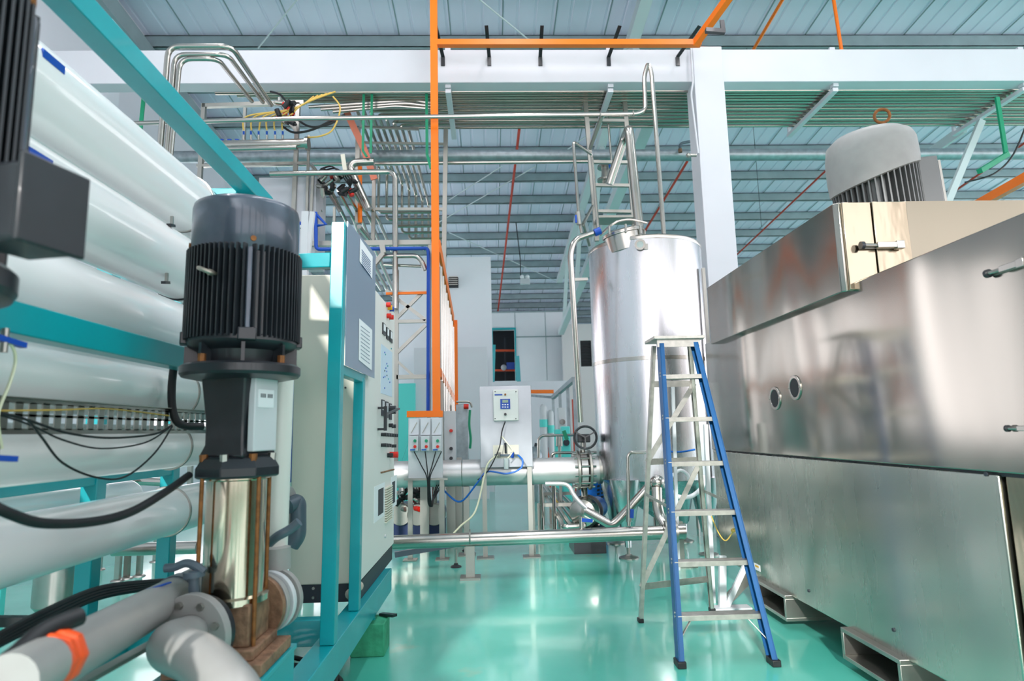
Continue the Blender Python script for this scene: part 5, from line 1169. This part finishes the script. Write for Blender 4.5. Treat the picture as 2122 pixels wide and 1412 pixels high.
for i, (x0_, x1_, y0_, y1_, mm, y, lb) in enumerate([
    (1152, 1164, 890, 960, TEALL, 11.0, 'pale turquoise instrument case left of the black handwheel'), (1166, 1181, 884, 960, TEALL, 9.9, 'larger turquoise instrument case beside the black handwheel'),
    (1158, 1172, 845, 890, GREYB, 11.0, 'light grey wall box behind the handwheel'), (1134, 1151, 925, 950, ORB, 12.6, 'orange bag low beside the gas cylinders'), (1101, 1116, 925, 950, GALV, 12.0, 'grey sack right of the instrument panel')]):
    a, b = P(x0_, y1_, Y=y), P(x1_, y0_, Y=y); g = thing(['instrument_case', 'instrument_case', 'wall_box', 'bag', 'sack'][i], lb, ['case', 'case', 'box', 'bag', 'sack'][i], ((a.x+b.x)/2, y, 0 if i != 2 else a.z))
    zz = 0 if i != 2 else a.z
    if i < 3:
        box(a.x, b.x, y, y+.2, zz, b.z).obj('case', mm, g, bev=.01); c = V(((a.x+b.x)/2, y-.01, b.z-.25)); MB().cyl(c, c-Y1*.03, .05, n=16).obj('gauge', DKGREY if i < 2 else STEEL, g)
    else: MB().lathe(((a.x+b.x)/2, y, 0), Z1, [(.13, 0), (.16, .2), (.15, b.z-.15), (.08, b.z-.03), (.02, b.z)], 12).obj('sack_body', mm, g); MB().bar(((a.x+b.x)/2, y, b.z-.05), ((a.x+b.x)/2+.03, y, b.z+.06), .05, .03).obj('tie', DKGREY, g)
tp('red_pipe', [(1196, 1043), (1188, 828)], 10.5, .028, REDP, 'short red upright pipe behind the handwheel')
tp('steel_pipe', [(1116, 950), (1116, 910), (1124, 903), (1190, 902)], 9.6, .022, STEEL, 'thin stainless pipe elbow between gas cylinders and handwheel', fil=.06)
tp('steel_pipe', [(1142, 955), (1144, 942), (1150, 939), (1240, 938)], 7.6, .018, STEEL, 'thin stainless line passing just above the wide pipe by the valve', fil=.05)
g = thing('control_fitting', 'small grey control fitting on a post left of the black handwheel', 'fitting', P(1158, 925, Y=8.5)); MB().cyl((P(1159, 920, Y=8.5).x, 8.5, 0), P(1159, 920, Y=8.5), .02, n=8).obj('stand', STEELD, g)
MB().cyl(P(1159, 925, Y=8.5), P(1159, 905, Y=8.5), .045, n=14).obj('body', STEELD, g); MB().bar(P(1168, 893, Y=8.5), P(1175, 912, Y=8.5), .05, .03).obj('lever', GREEN, g)
# blue compressor
yc = 8.6
a, b = P(1215, 1062, Y=yc), P(1256, 990, Y=yc)
g = thing('blue_compressor', 'blue louvred machine box under the wide pipe behind the valve', 'machine', ((a.x+b.x)/2, yc, 0))
box(a.x, b.x, yc, yc+.6, max(a.z, .12), b.z).obj('housing', BLUEM, g, bev=.015); box(a.x+.02, b.x-.02, yc+.05, yc+.55, 0, .14).obj('base', BLACK, g)
for k in range(6):
    for j in range(2):
        c = P(1240+8*j, 1008+8*k-2*j, Y=yc-.004); MB().ob(c, (.018, 0, .006), (0, .004, 0), (-.004, 0, .012)).obj('vent_slot', BLACK, g)
g = thing('centrifugal_pump', 'round polished pump head under the handwheel valve', 'pump', P(1213, 1090, Y=6.9)-V((0, 0, .2)))
c = P(1213, 1062, Y=6.9)
MB().lathe(c, (-.5, -1, 0), [(.04, .12), (.06, .11), (.14, .09), (.165, .04), (.165, -.02), (.15, -.06)], 32).obj('pump_head', STEEL, g)
MB().lathe(c, (-.5, -1, 0), [(.18, -.07), (.18, -.05)], 32).obj('back_plate', BLACK, g); MB().cyl(c+V((.05, .1, 0)), c+V((.2, .42, 0)), .12, n=24).obj('motor', BLUEM, g)
MB().cyl(c+V((0, 0, .15)), V((xm, py_, pzc-.2)), .035, n=16).obj('riser', STEEL, g); box(c.x-.14, c.x+.2, c.y-.05, c.y+.4, 0, c.z-.15).obj('pedestal', BLACK, g)
g = thing('pipe_skid', 'low stainless skid with several parallel pipes beneath the wide pipe', 'skid', P(1150, 1110, Y=8))
for k in range(5):
    a = P(1118+9*k, 1006+2*k, Y=10.3); b = P(1168+15*k, 1092-1*k, Y=6.7+.1*k); MB().tube([a, b, b+V((.15, 0, 0))], .026, .05, 10).obj('pipe', STEEL, g)
for (px, py, y) in ((1120, 1090, 7.6), (1124, 1050, 9), (1160, 1050, 8.8)): q = P(px, py, Y=y); box(q.x-.03, q.x+.03, y-.03, y+.03, 0, .45).obj('post', STEELD, g)
MB().bar((P(1116, 1046, Y=7.6).x, 7.6, .43), (P(1196, 1046, Y=7.6).x, 7.6, .43), .04, .06, Z1).obj('rail', STEELD, g)
MB().bar((P(1122, 1060, Y=8.9).x, 8.9, .43), (P(1196, 1060, Y=8.9).x, 8.9, .43), .04, .06, Z1).obj('rail', STEELD, g)
for px in (1147, 1121): q = P(px, 1000, Y=7.4); MB().cyl((q.x, 7.4, .15), (q.x, 7.4, .95), .022, n=10).obj('riser', STEEL, g)
tp('yellow_line', [(1150, 1010), (1150, 1035), (1158, 1045), (1195, 1045)], 7.8, .012, YEL, 'thin yellow line under the wide pipe by the parallel pipes', 'pipe', fil=.05)
# ------------------------------------------------------------------ pump sets under the wide pipe at left
for k, (px, lb) in enumerate(((838, 'nearest the electrical cabinet'), (872, 'between the stand legs'), (905, 'below the right push button'))):
    y = 7.9; c = P(px, 1060, Y=y); g = thing('transfer_pump', 'small dark blue motor pump under the wide pipe, %s' % lb, 'pump', (c.x, y, 0), 'small pumps under the wide pipe')
    MB().lathe((c.x, y-.2, c.z), Y1, [(.07, 0), (.11, .03), (.11, .34), (.09, .38)], 24).obj('motor', mat('navy_motor', (22, 44, 92), .4), g)
    MB().lathe((c.x, y-.34, c.z), Y1, [(.12, 0), (.13, .03), (.13, .1), (.06, .13)], 24).obj('pump_head', STEELD, g)
    box(c.x-.1, c.x+.1, y-.3, y+.2, 0, c.z-.1).obj('pedestal', MATS['navy_motor'], g); MB().cyl((c.x, y-.28, c.z+.1), (c.x, y-.28, pzc-.1), .03, n=12).obj('riser', STEEL, g)
cluster('valve_cluster', 'jumble of small steel and dark valves under the wide pipe at left', 852, 1035, 32, 22, 7.6, 22, 9)
for (px, y, w_) in ((880, 7.4, .05), (862, 8.4, .07), (935, 7.6, .05), (950, 7.7, .04)):
    q = P(px, 1000, Y=y); tag(box(q.x-w_, q.x+w_, y-.02, y+.04, 0, 1.0 if px > 900 else .95).obj('support_post', STEELD), 'stainless upright under the wide pipe, at the %s' % {880: 'middle of the switch stand', 862: 'left of the switch stand', 935: 'white dosing panel', 950: 'weathered grey column'}[px], 'post')
for (px, py) in ((945, 1176), (938, 1130), (968, 1142)):
    e = P(px, py, Z=0); g = thing('machine_foot', 'black swivelling floor foot by the floor pipe, %s' % {945: 'nearest one', 938: 'left rear one', 968: 'right rear one'}[px], 'foot', e, 'swivel floor feet')
    MB().lathe(e, Z1, [(.055, 0), (.05, .012), (.02, .025), (.018, .04)], 20).obj('pad', BLACK, g); MB().cyl(e+V((0, 0, .035)), e+V((0, 0, .17)), .013, n=10).obj('stem', STEELD, g)
tag(MB().bar(P(818, 1150, Y=6.3), P(945, 1128, Y=6.4), .05, .05).obj('floor_frame', PVCD), 'low dark frame bar beside the cabinet plinth on the floor', 'frame')
# things seen under the vessels at the far left
g = thing('pressure_gauge', 'round dial pressure gauge seen between the white vessels', 'gauge', P(258, 1000, Y=4.6))
c = P(258, 1000, Y=4.6); MB().lathe(c, (.1, -1, 0), [(.05, -.02), (.052, .02), (.046, .022)], 28).obj('case', STEEL, g); MB().cyl(c+V((.003, -.023, 0)), c+V((.0032, -.025, 0)), .044, n=24).obj('dial', PAPER, g)
MB().bar(c+V((.003, -.027, 0)), c+V((.02, -.027, .02)), .004, .002).obj('needle', BLACK, g); MB().cyl(c+V((0, .02, 0)), c+V((0, .2, 0)), .014, n=10).obj('stem', STEEL, g)
tp('steel_pipe', [(215, 996), (300, 998), (345, 1000)], 4.8, .03, STEEL, 'horizontal steel line behind the dial gauge between vessels')
g = thing('filter_housing', 'upright stainless filter housing seen behind the vessels', 'filter', P(140, 1040, Y=4.6)-V((0, 0, .8)))
c = P(140, 1020, Y=4.7); MB().lathe((c.x, 4.7, 0), Z1, [(.1, .1), (.16, .18), (.16, 1.0), (.1, 1.08)], 32).obj('body', STEEL, g)
for k in range(3): a_ = 2.1*k; MB().cyl((c.x+.12*math.cos(a_), 4.7+.12*math.sin(a_), 0), (c.x+.12*math.cos(a_), 4.7+.12*math.sin(a_), .2), .015, n=8).obj('leg', STEELD, g)
g = thing('cable_board', 'turquoise board with a dark cable bundle behind the lowest vessels', 'panel', P(50, 1080, Y=5.0)-V((0, 0, .3)))
a, b = P(-40, 1110, Y=5.0), P(108, 1010, Y=5.0); box(a.x, b.x, 5.0, 5.05, a.z, b.z).obj('board', TEALL, g)
for k in range(5): MB().curve([P(-10, 1050+3*k, Y=4.95), P(25, 1040+3*k, Y=4.95), P(45, 1052+3*k, Y=4.95)], .01, 6).obj('cable', BLACKR, g)
MB().cyl(P(80, 1030, Y=4.98), P(80, 1030, Y=4.9), .03, n=10).obj('red_plug', RUST, g); box(a.x+.1, a.x+.15, 5.05, 5.1, 0, b.z).obj('stand', TEALL, g)
for i, (px, py) in enumerate(((243, 1205), (262, 1200), (288, 1195), (322, 1165), (205, 1182), (95, 1195))):
    e = P(px, py, Z=0); g = thing('machine_foot', 'stainless square leg with round floor pad behind the skid, %s' % ['second from left', 'third', 'tallest, fourth', 'rightmost', 'leftmost but one', 'leftmost'][i], 'foot', e, 'square legs behind the skid')
    MB().lathe(e, Z1, [(.06, 0), (.05, .012), (.02, .02)], 16).obj('pad', STEELD, g); box(e.x-.022, e.x+.022, e.y-.022, e.y+.022, .02, .32).obj('leg', STEEL, g)
tp('steel_pipe', [(235, 1140), (410, 1135)], 5.3, .05, STEEL, 'polished pipe low behind the skid left of the pump', n=20)
